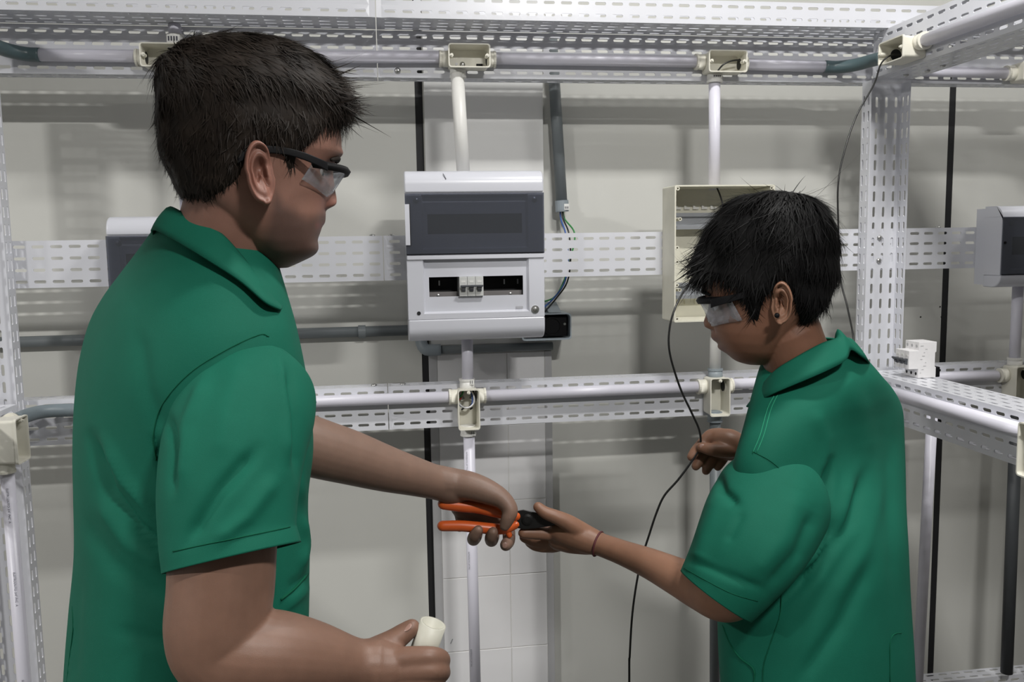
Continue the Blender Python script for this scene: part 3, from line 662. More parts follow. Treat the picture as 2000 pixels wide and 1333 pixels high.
class Head:
    """head built from level slices of its own profile; local axes: x forward, y to the head's left, z up; v = rows of the survey"""
    def __init__(s, u0, v0, depth, away, sign):
        s.O = pt(u0, v0, depth); ray = s.O-CAM_C; ray[2] = 0; ray = norm(ray)
        right = np.array([ray[1], -ray[0], 0]); s.f = norm(right*sign*math.cos(away) + ray*math.sin(away)); s.up = np.array([0, 0, 1.0])
        s.l = np.cross(s.up, s.f); s.k = depth/F_PX; s.u0, s.v0, s.sign, s.ca = u0, v0, sign, math.cos(away)
    def x(s, u): return (np.asarray(u, float)-s.u0)*s.k*s.sign/s.ca
    def z(s, v): return (s.v0-np.asarray(v, float))*s.k
    def world(s, P): P = np.asarray(P, float); return s.O + P[:, :1]*s.f + P[:, 1:2]*s.l + P[:, 2:3]*s.up
    def at(s, u, v, y):
        """local point seen at pixel (u, v) on the upright plane y metres to the head's left of its middle"""
        r = np.array([(u-1000)/F_PX, (v-666.5)/F_PX, 1.0]) @ CAM_M; o = s.O+s.l*y; p = CAM_C + r*(np.dot(o-CAM_C, s.l)/np.dot(r, s.l)) - s.O
        return np.array([p@s.f, y, p@s.up])
    def uv(s, P, near):
        """pixels of local points after folding both halves onto the side the survey shows"""
        Q = np.asarray(P, float).copy(); Q[:, 1] = near*np.abs(Q[:, 1]); return project(s.world(Q))
    @staticmethod
    def soften(tab, sg):
        vs = np.arange(tab[0][0], tab[-1][0]+.5, 1.0); k = np.exp(-(np.arange(-12, 13)/sg)**2/2); k /= k.sum(); out = [vs]
        for c in range(1, len(tab[0])):
            a = np.interp(vs, [r[0] for r in tab], [r[c] for r in tab]); p = np.concatenate([2*a[0]-a[12:0:-1], a, 2*a[-1]-a[-2:-14:-1]]); out.append(np.convolve(p, k, 'valid'))
        return [tuple(r) for r in np.array(out).T]
    def build(s, skull, center, face, nu=110, nv=150, sg=4.0):
        """skull: (v, front, back, halfwidth); center: (v, front on the midline); face: (v, front beside the nose)"""
        skull, center, face = s.soften(skull, sg), s.soften(center, sg*.35), s.soften(face, sg)
        v0, v1 = skull[0][0], skull[-1][0]; t = np.linspace(0, 1, nv); vs = v0+(v1-v0)*(0.5-0.5*np.cos(np.pi*t))*0.35+(v1-v0)*t*0.65
        V = []; ph = np.linspace(0, 2*math.pi, nu, endpoint=False)
        for v in vs:
            Fc = s.x(interp(center, v, 1)); B = s.x(interp(skull, v, 2)); W = float(interp(skull, v, 3))
            Fs = s.x(interp(face, v, 1)) if face[0][0] <= v <= face[-1][0] else Fc
            Fs = min(Fs, Fc+.004) if v > face[0][0] else Fs
            xm = B+(Fs-B)*.46; c, sn = np.cos(ph), np.sin(ph); ef = 2.35; e = 2/ef
            x = np.where(c >= 0, xm+(Fs-xm)*np.abs(c)**e, xm-(xm-B)*np.abs(c)**(2/2.05)); y = W*np.sign(sn)*np.abs(sn)**(2/2.15)
            sg = float(np.interp(v, s.sigma[0], s.sigma[1])); fr = (c > 0)
            x = x + np.where(fr, (Fc-Fs)*np.exp(-(y/sg)**2)*np.clip(c*1.6, 0, 1), 0)
            z = np.full_like(x, s.z(v))
            for ey, ev, ry, rv, amp in s.dents:
                for sd in (-1, 1): x = x + np.where(fr, amp*np.exp(-((y-sd*ey)/ry)**2-((v-ev)/rv)**2)*np.clip(c*1.5, 0, 1), 0)
            V.append(np.stack([x, y, z], 1))
        return loft([list(r) for r in V[::-1]], True, True)
def ear_geo(w, h, flip, nr=16, na=40):
    """ear in its own plane: x back, z up, y outwards; w, h in metres"""
    L = []; aa = np.linspace(0, 2*math.pi, na, endpoint=False)
    for j in range(nr+1):
        r = 0.03+0.97*j/nr; row = []
        for a in aa:
            ca, sa = math.cos(a), math.sin(a)
            R = 1.0 + 0.10*ca*(sa > 0) - 0.16*max(0, -sa)**2*(1 if ca > 0 else .6)
            bx, bz = ca*w*.5*R*r, sa*h*.5*R*r*(1.0 if sa > 0 else 1.06)
            lobe = smoothstep(-.35, -.85, sa); front = smoothstep(-.3, -.8, ca)
            hgt = -.0115*math.exp(-((r-.18)/.28)**2)*(1-lobe*.6) + .0030*math.exp(-((r-.58)/.10)**2)*(1-front)*(1-lobe*.7) - .0016*math.exp(-((r-.75)/.07)**2)*(1-front)*(1-lobe)
            hgt += .0062*math.exp(-((r-.91)/.085)**2)*(1-front*.8)*(1-lobe*.35) + .0045*math.exp(-((r-.45)/.14)**2)*front*(abs(sa) < .5) - .005*max(0, r-.955)/.045 - .010*r*front*smoothstep(.85, .45, sa)
            row.append((bx, hgt, bz))
        L.append(row)
    V, Fc = loft(L, True, False)
    p0 = (len(L)-1)*na
    for sc, dy in ((.93, -.0030), (.62, -.0050), (.46, -.0240)):
        n = len(V); V += [(x*sc-.004*(sc < .5), y+dy, z*sc) for x, y, z in L[-1]]
        for j in range(na): Fc.append((p0+j, p0+(j+1) % na, n+(j+1) % na, n+j))
        p0 = n
    Fc.append(tuple(p0+j for j in range(na)))
    return V, Fc
def place(geo, o, ax): V = np.asarray(geo[0], float); return [tuple(p) for p in (np.asarray(o)+V[:, :1]*ax[0]+V[:, 1:2]*ax[1]+V[:, 2:3]*ax[2])], geo[1]

def torso_rings(table, h, lft, n=150, k=220, ex=2.35):
    """table rows: (z, left pixel, right pixel, half shoulder width, depth); finds centre and chest depth of every level slice"""
    rows = []
    for z, uL, uR, a, d in table:
        um = (uL+uR)/2; b = a*.7
        for _ in range(25):
            base = np.array([(um-1000)/F_PX, 0, 1.0]); w0 = CAM_C+(base@CAM_M)*d; t = (z-w0[2])/(CAM_M[1][2]*d); c = CAM_C+(np.array([(um-1000)/F_PX, t, 1.0])@CAM_M)*d
            ph = np.linspace(0, 2*math.pi, 72, endpoint=False)
            E = c + np.outer(b*np.sign(np.cos(ph))*np.abs(np.cos(ph))**(2/ex), h) + np.outer(a*np.sign(np.sin(ph))*np.abs(np.sin(ph))**(2/ex), lft)
            u, _ = project(E); lo, hi = u.min(), u.max()
            um += ((uL+uR)/2-(lo+hi)/2)*.8; b = max(.02, b*(1+.9*((uR-uL)/(hi-lo)-1)))
        rows.append((c[0], c[1], z, a, b))
    R = smooth_path(rows, n); ph = np.linspace(0, 2*math.pi, k, endpoint=False); L = []
    cs, sn = np.sign(np.cos(ph))*np.abs(np.cos(ph))**(2/ex), np.sign(np.sin(ph))*np.abs(np.sin(ph))**(2/ex)
    for x, y, z, a, b in R: L.append(np.array([x, y, z]) + np.outer(b*cs, h) + np.outer(a*sn, lft))
    return L, np.array(rows)
def cloth_tube(rows, n=40, k=64):
    rows = np.asarray(rows, float); P = smooth_path(rows, n); T, N, B = frames(P[:, :3]); ph = np.linspace(0, 2*math.pi, k, endpoint=False)
    asp = P[:, 4] if P.shape[1] > 4 else np.ones(n)
    return [P[i, :3] + P[i, 3]*(np.outer(np.cos(ph), N[i]) + asp[i]*np.outer(np.sin(ph), B[i])) for i in range(n)]
def crease(V, Fc, strokes, facing=True, seed=1, amp=.0012):
    """press folds into cloth: strokes = (polyline in survey pixels, half width px, height m (+ ridge, - valley), onset, release)"""
    V = np.asarray(V, float).copy(); N = vnormals(V, Fc); u, v = project(V); toc = CAM_C-V
    vis = smoothstep(-.15, .35, (N*toc).sum(1)/np.linalg.norm(toc, axis=1)); D = np.zeros(len(V))
    for poly, w, hgt in strokes:
        d, t = seg_dist(u, v, poly); D += hgt*np.exp(-(d/w)**2)*np.minimum(1, np.minimum(t, 1-t)*5+.25)*vis
    r = np.random.default_rng(seed)
    for _ in range(10):
        kv = r.normal(size=3)*np.array([14, 14, 9]); D += amp*.5*np.sin(V@kv+r.uniform(0, 6))*np.sin(V@(r.normal(size=3)*8)+r.uniform(0, 6))
    return V + N*D[:, None]
def grid_faces(n, k): return [(i*k+j, i*k+(j+1) % k, (i+1)*k+(j+1) % k, (i+1)*k+j) for i in range(n-1) for j in range(k)]
o_geo = {}
def cloth(name, L, m, parent, strokes=(), seed=1, amp=.0012, thick=.0022, label=None):
    V = np.vstack(L); Fc = grid_faces(len(L), len(L[0])); V = crease(V, Fc, strokes, seed=seed, amp=amp)
    o = obj(name, (V - np.array(parent.location), Fc), m, parent, smooth=True)
    s = o.modifiers.new('thick', 'SOLIDIFY'); s.thickness = thick; s.offset = -1
    if label: o['label'] = label
    o_geo[o.name] = (V, vnormals(V, Fc)); return o
def surf_line(name, geo, poly, m, parent, r=.0008, off=.0004, step=7):
    """thin raised seam laid on cloth along a surveyed line; geo = (V, N) of the cloth in world space"""
    V, N = geo; u, v = project(V); f = (N*(CAM_C-V)).sum(1) > 0; P = []
    for q in smooth_path(poly, max(6, int(sum(math.dist(a, b) for a, b in zip(poly, poly[1:]))/step))):
        d = np.hypot(u-q[0], v-q[1]) + np.where(f, 0, 1e6); i = np.argsort(d)[:6]; w = 1/(d[i]+1); w /= w.sum()
        c = (V[i]*w[:, None]).sum(0); nn = (N[i]*w[:, None]).sum(0); P.append(pt(q[0], q[1], (c-CAM_C)@CAM_F) + norm(nn)*off)
    g = tube(smooth_path(P, len(P)), r, 6); o0 = np.array(parent.location) if parent.parent is None else np.array(parent.parent.location)
    return obj(name, (np.array(g[0])-o0, g[1]), m, parent, smooth=True)
def collar(parent, fold, outer, inner_drop, centre, lft, m):
    """folded shirt collar: near half surveyed, far half mirrored through the body's middle plane"""
    def half(rows): return [pt(*r) for r in rows]
    def mir(p): return p - 2*np.dot(p-centre, lft)*lft
    F, O = half(fold), half(outer); n = len(F)
    axis = np.array([centre[0], centre[1]])
    def full(H): H = [np.array(p) for p in H]; H[0] = H[0] - np.dot(H[0]-centre, lft)*lft; return smooth_path(H[::-1] + [mir(p) for p in H[1:]], 60)
    F, O = full(F), full(O)
    def inn(P): 
        Q = P.copy(); d = axis-Q[:, :2]; L = np.linalg.norm(d, axis=1)[:, None]; Q[:, :2] += d/L*.006; Q[:, 2] -= inner_drop; return Q
    mid = (F*.45+O*.55); d = mid[:, :2]-axis; mid[:, :2] += d/np.linalg.norm(d, axis=1)[:, None]*.004
    top = F.copy(); d = top[:, :2]-axis; top[:, :2] += d/np.linalg.norm(d, axis=1)[:, None]*.003; top[:, 2] -= .0015
    rows = [inn(F), F*.999+inn(F)*.001, top, mid, O]; R = len(rows); V = np.vstack([np.stack([rows[j][i] for j in range(R)]) for i in range(60)])
    Fc = [(i*R+j, (i+1)*R+j, (i+1)*R+j+1, i*R+j+1) for i in range(59) for j in range(R-1)]
    o = obj('collar', (V-np.array(parent.location), Fc), m, parent, smooth=True); sd = o.modifiers.new('sub', 'SUBSURF'); sd.levels = 1; sd.render_levels = 1
    t = o.modifiers.new('thick', 'SOLIDIFY'); t.thickness = .0026; t.offset = 0
    return o, V, Fc
def hair_cap(head, geo, poly, height, soft, seed):
    """hair mass: the scalp raised inside the hairline, sunk under the skin outside it; poly in survey pixels"""
    V = np.asarray(geo[0], float).copy(); Fc = geo[1]; N = vnormals(V, Fc)
    u, v = head.uv(V, -head.sign)
    sd = signed(u, v, poly)*head.k; r = np.random.default_rng(seed); n = np.zeros(len(V))
    for _ in range(14): n += np.sin(V@(r.normal(size=3)*70)+r.uniform(0, 6))/14
    h = height(u, v)*(1+.9*n); off = np.where(sd > 0, h*smoothstep(0, soft, sd), np.maximum(-.006, sd*1.2)) - .0008
    W = V + N*off[:, None]; keep = [f for f in Fc if len(f) < 5 and max(sd[list(f)]) > -.012]
    return W, keep, sd
def strands(head, cap, faces, sd, n, flow, length, seed, width=.0009, lift=.006, segs=4, weight=None):
    r = np.random.default_rng(seed); N = vnormals(cap, faces); fq = np.array([f[:4] if len(f) > 3 else (*f, f[2]) for f in faces])
    ctr = cap[fq].mean(1); ar = np.linalg.norm(np.cross(cap[fq[:, 2]]-cap[fq[:, 0]], cap[fq[:, 3]]-cap[fq[:, 1]]), axis=1)
    w = ar*(sd[fq].min(1) > .0015)*(weight(ctr) if weight is not None else 1); idx = r.choice(len(fq), n, p=w/w.sum()); ab = r.uniform(size=(n, 2))
    q = cap[fq[idx]]; p = (q[:, 0]*(1-ab[:, :1])+q[:, 1]*ab[:, :1])*(1-ab[:, 1:])+(q[:, 3]*(1-ab[:, :1])+q[:, 2]*ab[:, :1])*ab[:, 1:]
    nn = N[fq[idx]].mean(1); nn /= np.linalg.norm(nn, axis=1)[:, None]
    t = flow(p) + r.normal(size=(n, 3))*.22; t -= nn*(t*nn).sum(1)[:, None]; t /= np.linalg.norm(t, axis=1)[:, None]+1e-9
    L = length(p)*r.uniform(.55, 1.2, n); lf = lift*r.gamma(1.4, .7, n); side = np.cross(nn, t); wd = width*r.uniform(.6, 1.4, n); sw = r.normal(size=n)*.25
    V = np.zeros((n, segs+1, 2, 3))
    for i in range(segs+1):
        s = i/segs; c = p - nn*.001 + t*(L*s)[:, None] + nn*(lf*(s**1.2) - L*.30*s*s*np.clip(L/.05, 0, 1.2))[:, None] + side*(sw*L*s*s)[:, None]
        hw = (wd*(1-s**2*.92))[:, None]; V[:, i, 0] = c-side*hw; V[:, i, 1] = c+side*hw
    V = V.reshape(-1, 3); b = np.arange(n)*(segs+1)*2; Fc = []
    for i in range(segs): Fc.append(np.stack([b+2*i, b+2*i+1, b+2*i+3, b+2*i+2], 1))
    return V, np.vstack(Fc).tolist()
def hair_mat(name, dark, light, rough=.58):
    m = mat(name, dark, rough, spec=.12, noise=.22, nscale=45, col2=light); return m
def set_colors(me, cols):
    a = me.color_attributes.new('skin', 'FLOAT_COLOR', 'POINT'); a.data.foreach_set('color', np.hstack([cols, np.ones((len(cols), 1))]).ravel().astype(np.float32))
def shoes_and_trousers(e, hips, feet, h, lft, m_tr, m_shoe, top, leg_r):
    """hips = (x, y), feet = two (x, y)"""
    O = np.array(e.location); geos = [chain([(hips[0], hips[1], top, leg_r*1.25), (hips[0], hips[1], top-.10, leg_r*1.40)])]
    for sd, (fx, fy) in zip((1, -1), feet):
        hx, hy = hips[0]+lft[0]*sd*.080, hips[1]+lft[1]*sd*.080
        geos.append(chain([(hx, hy, top-.08, leg_r*.98), (hx*.6+fx*.4, hy*.6+fy*.4, top*.72, leg_r), (fx*.75+hx*.25, fy*.75+hy*.25, top*.48, leg_r*.80), (fx, fy, top*.25, leg_r*.74), (fx, fy, .075, leg_r*.72)]))
        L = []
        for s, wd, ht in ((-.095, .018, .03), (-.085, .030, .07), (-.03, .037, .085), (.03, .038, .075), (.09, .043, .052), (.14, .038, .042), (.168, .018, .028)):
            c = np.array([fx, fy, 0]) + np.array([*h[:2], 0])*s
            L.append([c + lft*wd*math.cos(a)*abs(math.cos(a))**-.3 + np.array([0, 0, .003+ht*(.5+.5*math.sin(a))]) for a in np.linspace(.02, 2*math.pi+.02, 20, endpoint=False)])
        V, Fc = loft(L, True, True); sh = obj('shoe', (np.array(V)-O, Fc), m_shoe, e, smooth=True)
        obj('sole', (np.array([[*p[:2], min(p[2], .014)] for p in V])-O, Fc), M_BLACKPL, sh)
    V, Fc = fuse(geos, .012, 6); obj('trousers', (V-O, Fc), m_tr, e, smooth=True)
# ------------------------------------------------------------------ people: shared materials
M_SKIN_A = mat('light_skin', (.40, .24, .17), .48, spec=.35, noise=.10, nscale=60, bump=.12, bscale=900, sss=.12, attr='skin')
M_SKIN_B = mat('tan_skin', (.30, .165, .10), .46, spec=.35, noise=.10, nscale=60, bump=.10, bscale=900, sss=.12, attr='skin')
M_GREEN = mat('green_twill', (.0040, .104, .065), .78, spec=.2, noise=.06, nscale=30, bump=.25, bscale=1500)
M_SEAM = mat('dark_green_thread', (.004, .075, .04), .8, spec=.1)
M_STITCH = mat('light_green_thread', (.03, .26, .15), .8, spec=.1)
M_HAIR_A = hair_mat('brown_hair', (.0085, .0062, .0048), (.021, .0155, .012))
M_HAIR_B = hair_mat('black_hair', (.0035, .0033, .0035), (.0055, .0053, .0056), .55)
M_JEANS = mat('dark_denim', (.03, .04, .07), .85, noise=.15, nscale=80)
M_SHOE = mat('black_leather', (.015, .015, .015), .4)
M_LENS = clear_mat('clear_lens', (.93, .94, .95), gloss=.06, rough=.04, haze=.16)
M_EYE = mat('eye_white', (.42, .40, .38), .25); M_IRIS = mat('dark_iris', (.02, .012, .008), .15)
M_NAIL = mat('fingernail', (.30, .18, .145), .35)
def visor(head, xf, drop, hw, top, bot, n=28, nz=6, pw=2.6, tilt=.7):
    """wrap-round lens: top(y), bot(y) give local heights"""
    L = []
    for i in range(n+1):
        y = -hw+2*hw*i/n; q = abs(y)/hw; x = xf-drop*q**pw; a, b = top(y), bot(y)
        L.append([(x-tilt*(a-b)*(j/nz), y, a+(b-a)*j/nz) for j in range(nz+1)])
    V = [p for r in L for p in r]; k = nz+1
    return V, [(i*k+j, i*k+j+1, (i+1)*k+j+1, (i+1)*k+j) for i in range(n) for j in range(nz)]

from mathutils.bvhtree import BVHTree
def clear_of(V, head, gap):
    """bring lens points forward to stand `gap` in front of the face they would cut into"""
    T = BVHTree.FromPolygons([tuple(map(float, p)) for p in head[0]], [tuple(map(int, f)) for f in head[1]]); out = []
    for x, y, z in V:
        h = T.ray_cast(Vector((.3, y, z)), Vector((-1, 0, 0)))[0]; out.append((max(x, h.x+gap) if h is not None and abs(y) < .0675 else x, y, z))
    return out

# ------------------------------------------------------------------ the bigger person (facing right, handing over pliers)
hA = Head(500, 330, 1.03, math.radians(9), 1)
hA.sigma = ([300, 320, 350, 395, 410, 420, 445, 475, 490, 532], [.030, .013, .0125, .0155, .016, .022, .022, .022, .024, .030])
hA.dents = [(.0125, 399, .0060, 9, .0050), (.0200, 402, .0050, 10, -.0025), (.012, 409, .006, 4, -.003), (.032, 336, .016, 14, -.010), (.038, 365, .020, 26, .0035), (.022, 300, .02, 8, .003)]
skullA = [(97, 520, 440, .020), (100, 548, 420, .038), (107, 578, 396, .050), (122, 608, 370, .0615), (150, 636, 348, .071), (180, 651, 338, .0765), (210, 659, 333, .079), (240, 663, 332, .079), (270, 664, 334, .0785), (300, 662, 338, .077),
          (330, 650, 346, .0745), (360, 640, 360, .0715), (395, 630, 382, .069), (420, 624, 405, .067), (445, 618, 430, .063), (470, 610, 455, .0565), (490, 606, 475, .048), (503, 598, 486, .038), (514, 574, 494, .028), (524, 552, 500, .016)]
centerA = [(97, 520), (100, 548), (107, 578), (122, 608), (150, 636), (180, 651), (210, 659), (240, 663), (270, 665.5), (298, 664), (310, 659), (320, 652), (335, 650), (352, 651), (370, 652.5), (384, 655), (394, 655), (401, 650), (407, 638), (411, 631), (419, 630), (430, 629.5), (437, 628), (441, 623.5), (446, 620.5), (456, 617), (463, 613.5), (470, 611), (480, 613), (488, 613), (496, 609), (503, 599), (514, 575), (524, 552)]
faceA = [(298, 663), (320, 645), (345, 636), (370, 631), (395, 627.5), (419, 624.5), (440, 618), (470, 608.5), (488, 608), (503, 597), (524, 551)]
headA = hA.build(skullA, centerA, faceA)
eA = empty('person', (0, 0, 0), 'bigger person in green short-sleeved work shirt and safety glasses holding out pliers', 'person')
hdA = math.radians(24); fA = np.array([math.cos(hdA), math.sin(hdA), 0]); lA = np.array([-math.sin(hdA), math.cos(hdA), 0])
tabA = [(1.622, 322, 500, .064, 1.06), (1.604, 303, 520, .085, 1.07), (1.578, 270, 535, .122, 1.09), (1.550, 232, 548, .162, 1.10), (1.520, 196, 564, .200, 1.11), (1.485, 169, 582, .232, 1.12), (1.440, 152, 599, .236, 1.12),
        (1.390, 144, 611, .222, 1.12), (1.330, 140, 615, .203, 1.12), (1.270, 140, 604, .192, 1.12), (1.200, 140, 604, .188, 1.12), (1.130, 130, 600, .188, 1.12), (1.060, 122, 594, .192, 1.12), (.980, 118, 590, .198, 1.12), (.880, 112, 588, .202, 1.12)]
ringsA, rowsA = torso_rings(tabA, fA, lA)
cenA = rowsA[8][:2]
eA.location = (cenA[0], cenA[1], 0.0); OA = np.array(eA.location)
# --- skin
neckA = chain(C((462, 400, 1.03, .058), (448, 450, 1.035, .058), (428, 520, 1.05, .062), (410, 590, 1.08, .075)), 40, 44)
armAf = C((470, 700, 1.27, .055), (500, 790, 1.24, .050), (545, 850, 1.22, .046), (610, 873, 1.235, .0425), (680, 893, 1.265, .0395), (750, 915, 1.30, .0345), (815, 933, 1.335, .0290), (858, 945, 1.358, .0262), (882, 953, 1.367, .0262), (905, 960, 1.382, .0225))
armAn = C((480, 800, .975, .044), (455, 900, .922, .0520), (438, 1040, .90, .0535), (432, 1150, .892, .0530), (424, 1225, .888, .0515), (432, 1268, .888, .0485), (478, 1280, .892, .0475), (545, 1283, .905, .0455), (615, 1290, .925, .0390), (680, 1298, .945, .0295), (715, 1302, .952, .0265))
handAf = [chain(C((835, 939, 1.347, .0240), (862, 946, 1.362, .0255), (888, 953, 1.377, .0275), (915, 962, 1.395, .0290), (945, 985, 1.410, .0270), (962, 1005, 1.418, .0200))),
          chain(C((905, 985, 1.408, .0230), (925, 1012, 1.416, .0190))),
          chain(C((825, 931, 1.344, .0225), (858, 939, 1.354, .0235), (888, 945, 1.361, .0235), (918, 950, 1.358, .0225), (952, 961, 1.353, .0195), (980, 975, 1.348, .0150), (996, 996, 1.342, .0125), (992, 1013, 1.340, .0110), (986, 1027, 1.341, .0088))),
          chain(C((962, 1000, 1.415, .0125), (990, 1030, 1.412, .0110), (994, 1054, 1.390, .0103), (989, 1064, 1.366, .0098), (987, 1066, 1.356, .0088))),
          chain(C((948, 1010, 1.418, .0125), (962, 1042, 1.408, .0110), (960, 1056, 1.382, .0105), (959, 1050, 1.358, .0098), (963, 1040, 1.349, .0085))),
          chain(C((920, 1012, 1.416, .0120), (930, 1042, 1.404, .0105), (925, 1054, 1.380, .0105), (926, 1048, 1.356, .0095), (934, 1036, 1.348, .0080))),
          chain(C((900, 1000, 1.408, .0115), (902, 1020, 1.408, .0100), (898, 1030, 1.396, .0085)))]
handAn = [chain(C((700, 1300, .950, .0270), (735, 1302, .957, .0300), (755, 1303, .958, .0270))), chain(C((720, 1318, .960, .0270), (755, 1330, .960, .0265))),
          chain(C((712, 1290, .958, .0200), (740, 1272, .968, .0170), (768, 1253, .974, .0135), (790, 1237, .978, .0115), (804, 1227, .980, .0100))),
          chain(C((765, 1290, .954, .0135), (805, 1285, .950, .0120), (845, 1284, .952, .0112), (862, 1290, .972, .0105), (850, 1298, 1.004, .0100), (818, 1300, 1.013, .0090))),
          chain(C((762, 1312, .954, .0140), (805, 1310, .948, .0125), (848, 1309, .950, .0115), (862, 1314, .972, .0105), (848, 1320, 1.006, .0100), (814, 1322, 1.014, .0090))),
          chain(C((758, 1332, .956, .0135), (800, 1333, .950, .0120), (838, 1332, .952, .0110), (850, 1336, .970, .0100), (835, 1342, .994, .0095))),
          chain(C((752, 1350, .960, .0120), (790, 1352, .956, .0105), (820, 1352, .960, .0095), (826, 1356, .976, .0085)))]
headAw = (hA.world(headA[0]), headA[1])
VA1, FA1 = fuse([headAw, neckA], .0016, 2)
VA2, FA2 = fuse([chain(armAf, 60, 26)] + handAf, .0021, 9)
VA3, FA3 = fuse([chain(armAn, 70, 28)] + handAn, .0021, 8)
tors = [r.copy() for r in ringsA[::8]]
tors = [(r-r.mean(0))*.82+r.mean(0) for r in tors]
VA4, FA4 = fuse([loft([list(r) for r in tors[::-1]], True, True)], .012, 4)
# right ear (the near one) and left ear
def ears(h, u0, v0, W, w, hh, flare, tilt):
    near = -h.sign; q = h.at(u0, v0, near*W); out = []
    for sd in (near, -near):
        o = h.O + h.f*q[0] + h.l*sd*W + h.up*q[2]; X = norm(-h.f*math.cos(flare)+h.l*sd*math.sin(flare)-h.up*tilt); Yy = norm(h.l*sd*math.cos(flare)+h.f*math.sin(flare)); Zz = norm(h.up-h.f*tilt)
        g = place(ear_geo(w, hh, 1), o, (X, Yy, Zz)); out.append(g if np.dot(np.cross(X, Yy), Zz) > 0 else (g[0], [f[::-1] for f in g[1]]))
    return out
earR, earL = ears(hA, 512, 340, .0890, .033, .072, .03, .06)
VA, FA = join((VA1, FA1), (VA2, FA2), (VA3, FA3), (VA4, FA4), earR, earL); VA = np.array(VA)
bodyA = obj('body', (VA-OA, FA), M_SKIN_A, eA, smooth=True)
n1 = len(VA1); base = np.tile(np.array([.205, .114, .080]), (len(VA), 1))
loc = (VA-hA.O)@np.array([hA.f, hA.l, hA.up]).T; u, v = hA.uv(loc, -1); isH = np.arange(len(VA)) < n1
beard = signed(u, v, [(540, 375), (556, 400), (600, 425), (640, 412), (660, 430), (660, 520), (560, 560), (500, 520), (520, 450), (530, 400)])
bw = smoothstep(-12, 16, beard)*isH; base = base*(1-bw[:, None]*.68) + np.array([.055, .040, .033])*bw[:, None]*.68
lips = np.exp(-((v-441)/8)**2)*smoothstep(612, 620, u)*isH*.6; base = base*(1-lips[:, None]) + np.array([.17, .07, .058])*lips[:, None]
nearE = np.zeros(len(VA)); nearE[len(VA)-len(earR[0])-len(earL[0]):] = 1; red = np.maximum(nearE*.65, np.exp(-((u-640)/20)**2-((v-395)/16)**2)*isH*.5)
base = base*(1-red[:, None]) + np.array([.245, .105, .080])*red[:, None]
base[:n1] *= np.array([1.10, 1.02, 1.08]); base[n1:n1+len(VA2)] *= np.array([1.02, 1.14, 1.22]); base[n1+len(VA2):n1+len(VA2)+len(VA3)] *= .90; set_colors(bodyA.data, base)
for s in (-1, 1):
    c = hA.O + hA.f*(hA.x(638)-.024) + hA.l*s*.031 + hA.up*hA.z(338); o = obj('eye', ellipsoid(c-OA, (hA.f, hA.l, hA.up), (.0115, .0115, .0115)), M_EYE, eA, smooth=True)
    obj('iris', ellipsoid(c-OA+hA.f*.0095-hA.up*.003, (hA.f, hA.l, hA.up), (.0028, .0052, .0052)), M_IRIS, o, smooth=True)
# --- hair
polyA = [(310, 80), (500, 40), (690, 60), (690, 235), (660, 236), (640, 246), (622, 268), (600, 292), (585, 300), (577, 330), (570, 352), (560, 336), (553, 310), (541, 296), (530, 290), (505, 287), (488, 300), (478, 330), (470, 350), (452, 366), (425, 384), (400, 392), (372, 394), (335, 408), (300, 400)]
def hgtA(u, v): return .0050 + .0050*smoothstep(330, 120, v) + .007*smoothstep(590, 660, u)*smoothstep(290, 190, v) + .002*smoothstep(420, 340, u)
capV, capF, capS = hair_cap(hA, headA, polyA, hgtA, .012, 3)
hairA = obj('hair', (hA.world(capV)-OA, capF), M_HAIR_A, eA, smooth=True)
crA = np.array([hA.x(420), 0, hA.z(95)])
def flowA(p):
    d = p-crA; d = d/(np.linalg.norm(d, axis=1)[:, None]+1e-6); top = smoothstep(hA.z(230), hA.z(130), p[:, 2])[:, None]
    return d + np.array([0, 0, -.7])*(1-top) + np.array([.9, 0, .1])*top - np.array([.35, 0, 0])*(1-top)
def lenA(p): return .016 + .022*smoothstep(hA.z(300), hA.z(140), p[:, 2]) + .012*smoothstep(hA.x(590), hA.x(655), p[:, 0])
SV, SF = strands(hA, capV, capF, capS, 14000, flowA, lenA, 5, .0007, .0028)
obj('strands', (hA.world(SV)-OA, SF), M_HAIR_A, hairA)['kind'] = 'stuff'
frV, frF = strands(hA, capV, capF, capS, 1500, lambda p: np.tile(np.array([1.0, .1, -.35]), (len(p), 1)), lambda p: np.full(len(p), .027), 9, .0008, .010, 5,
                   weight=lambda c: smoothstep(hA.x(610), hA.x(655), c[:, 0])*smoothstep(hA.z(255), hA.z(220), c[:, 2]))
obj('fringe', (hA.world(frV)-OA, frF), M_HAIR_A, hairA)['kind'] = 'stuff'
ebV, ebF = [], []
for s in (-1, 1):
    q = chain([(hA.x(662)-.006, s*.014, hA.z(314), .003), (hA.x(660)-.007, s*.028, hA.z(311), .0036), (hA.x(650)-.012, s*.044, hA.z(316), .0022)], 12, 8); ebV, ebF = join((ebV, ebF), q)
obj('eyebrows', (hA.world(ebV)-OA, ebF), M_HAIR_A, eA, smooth=True)
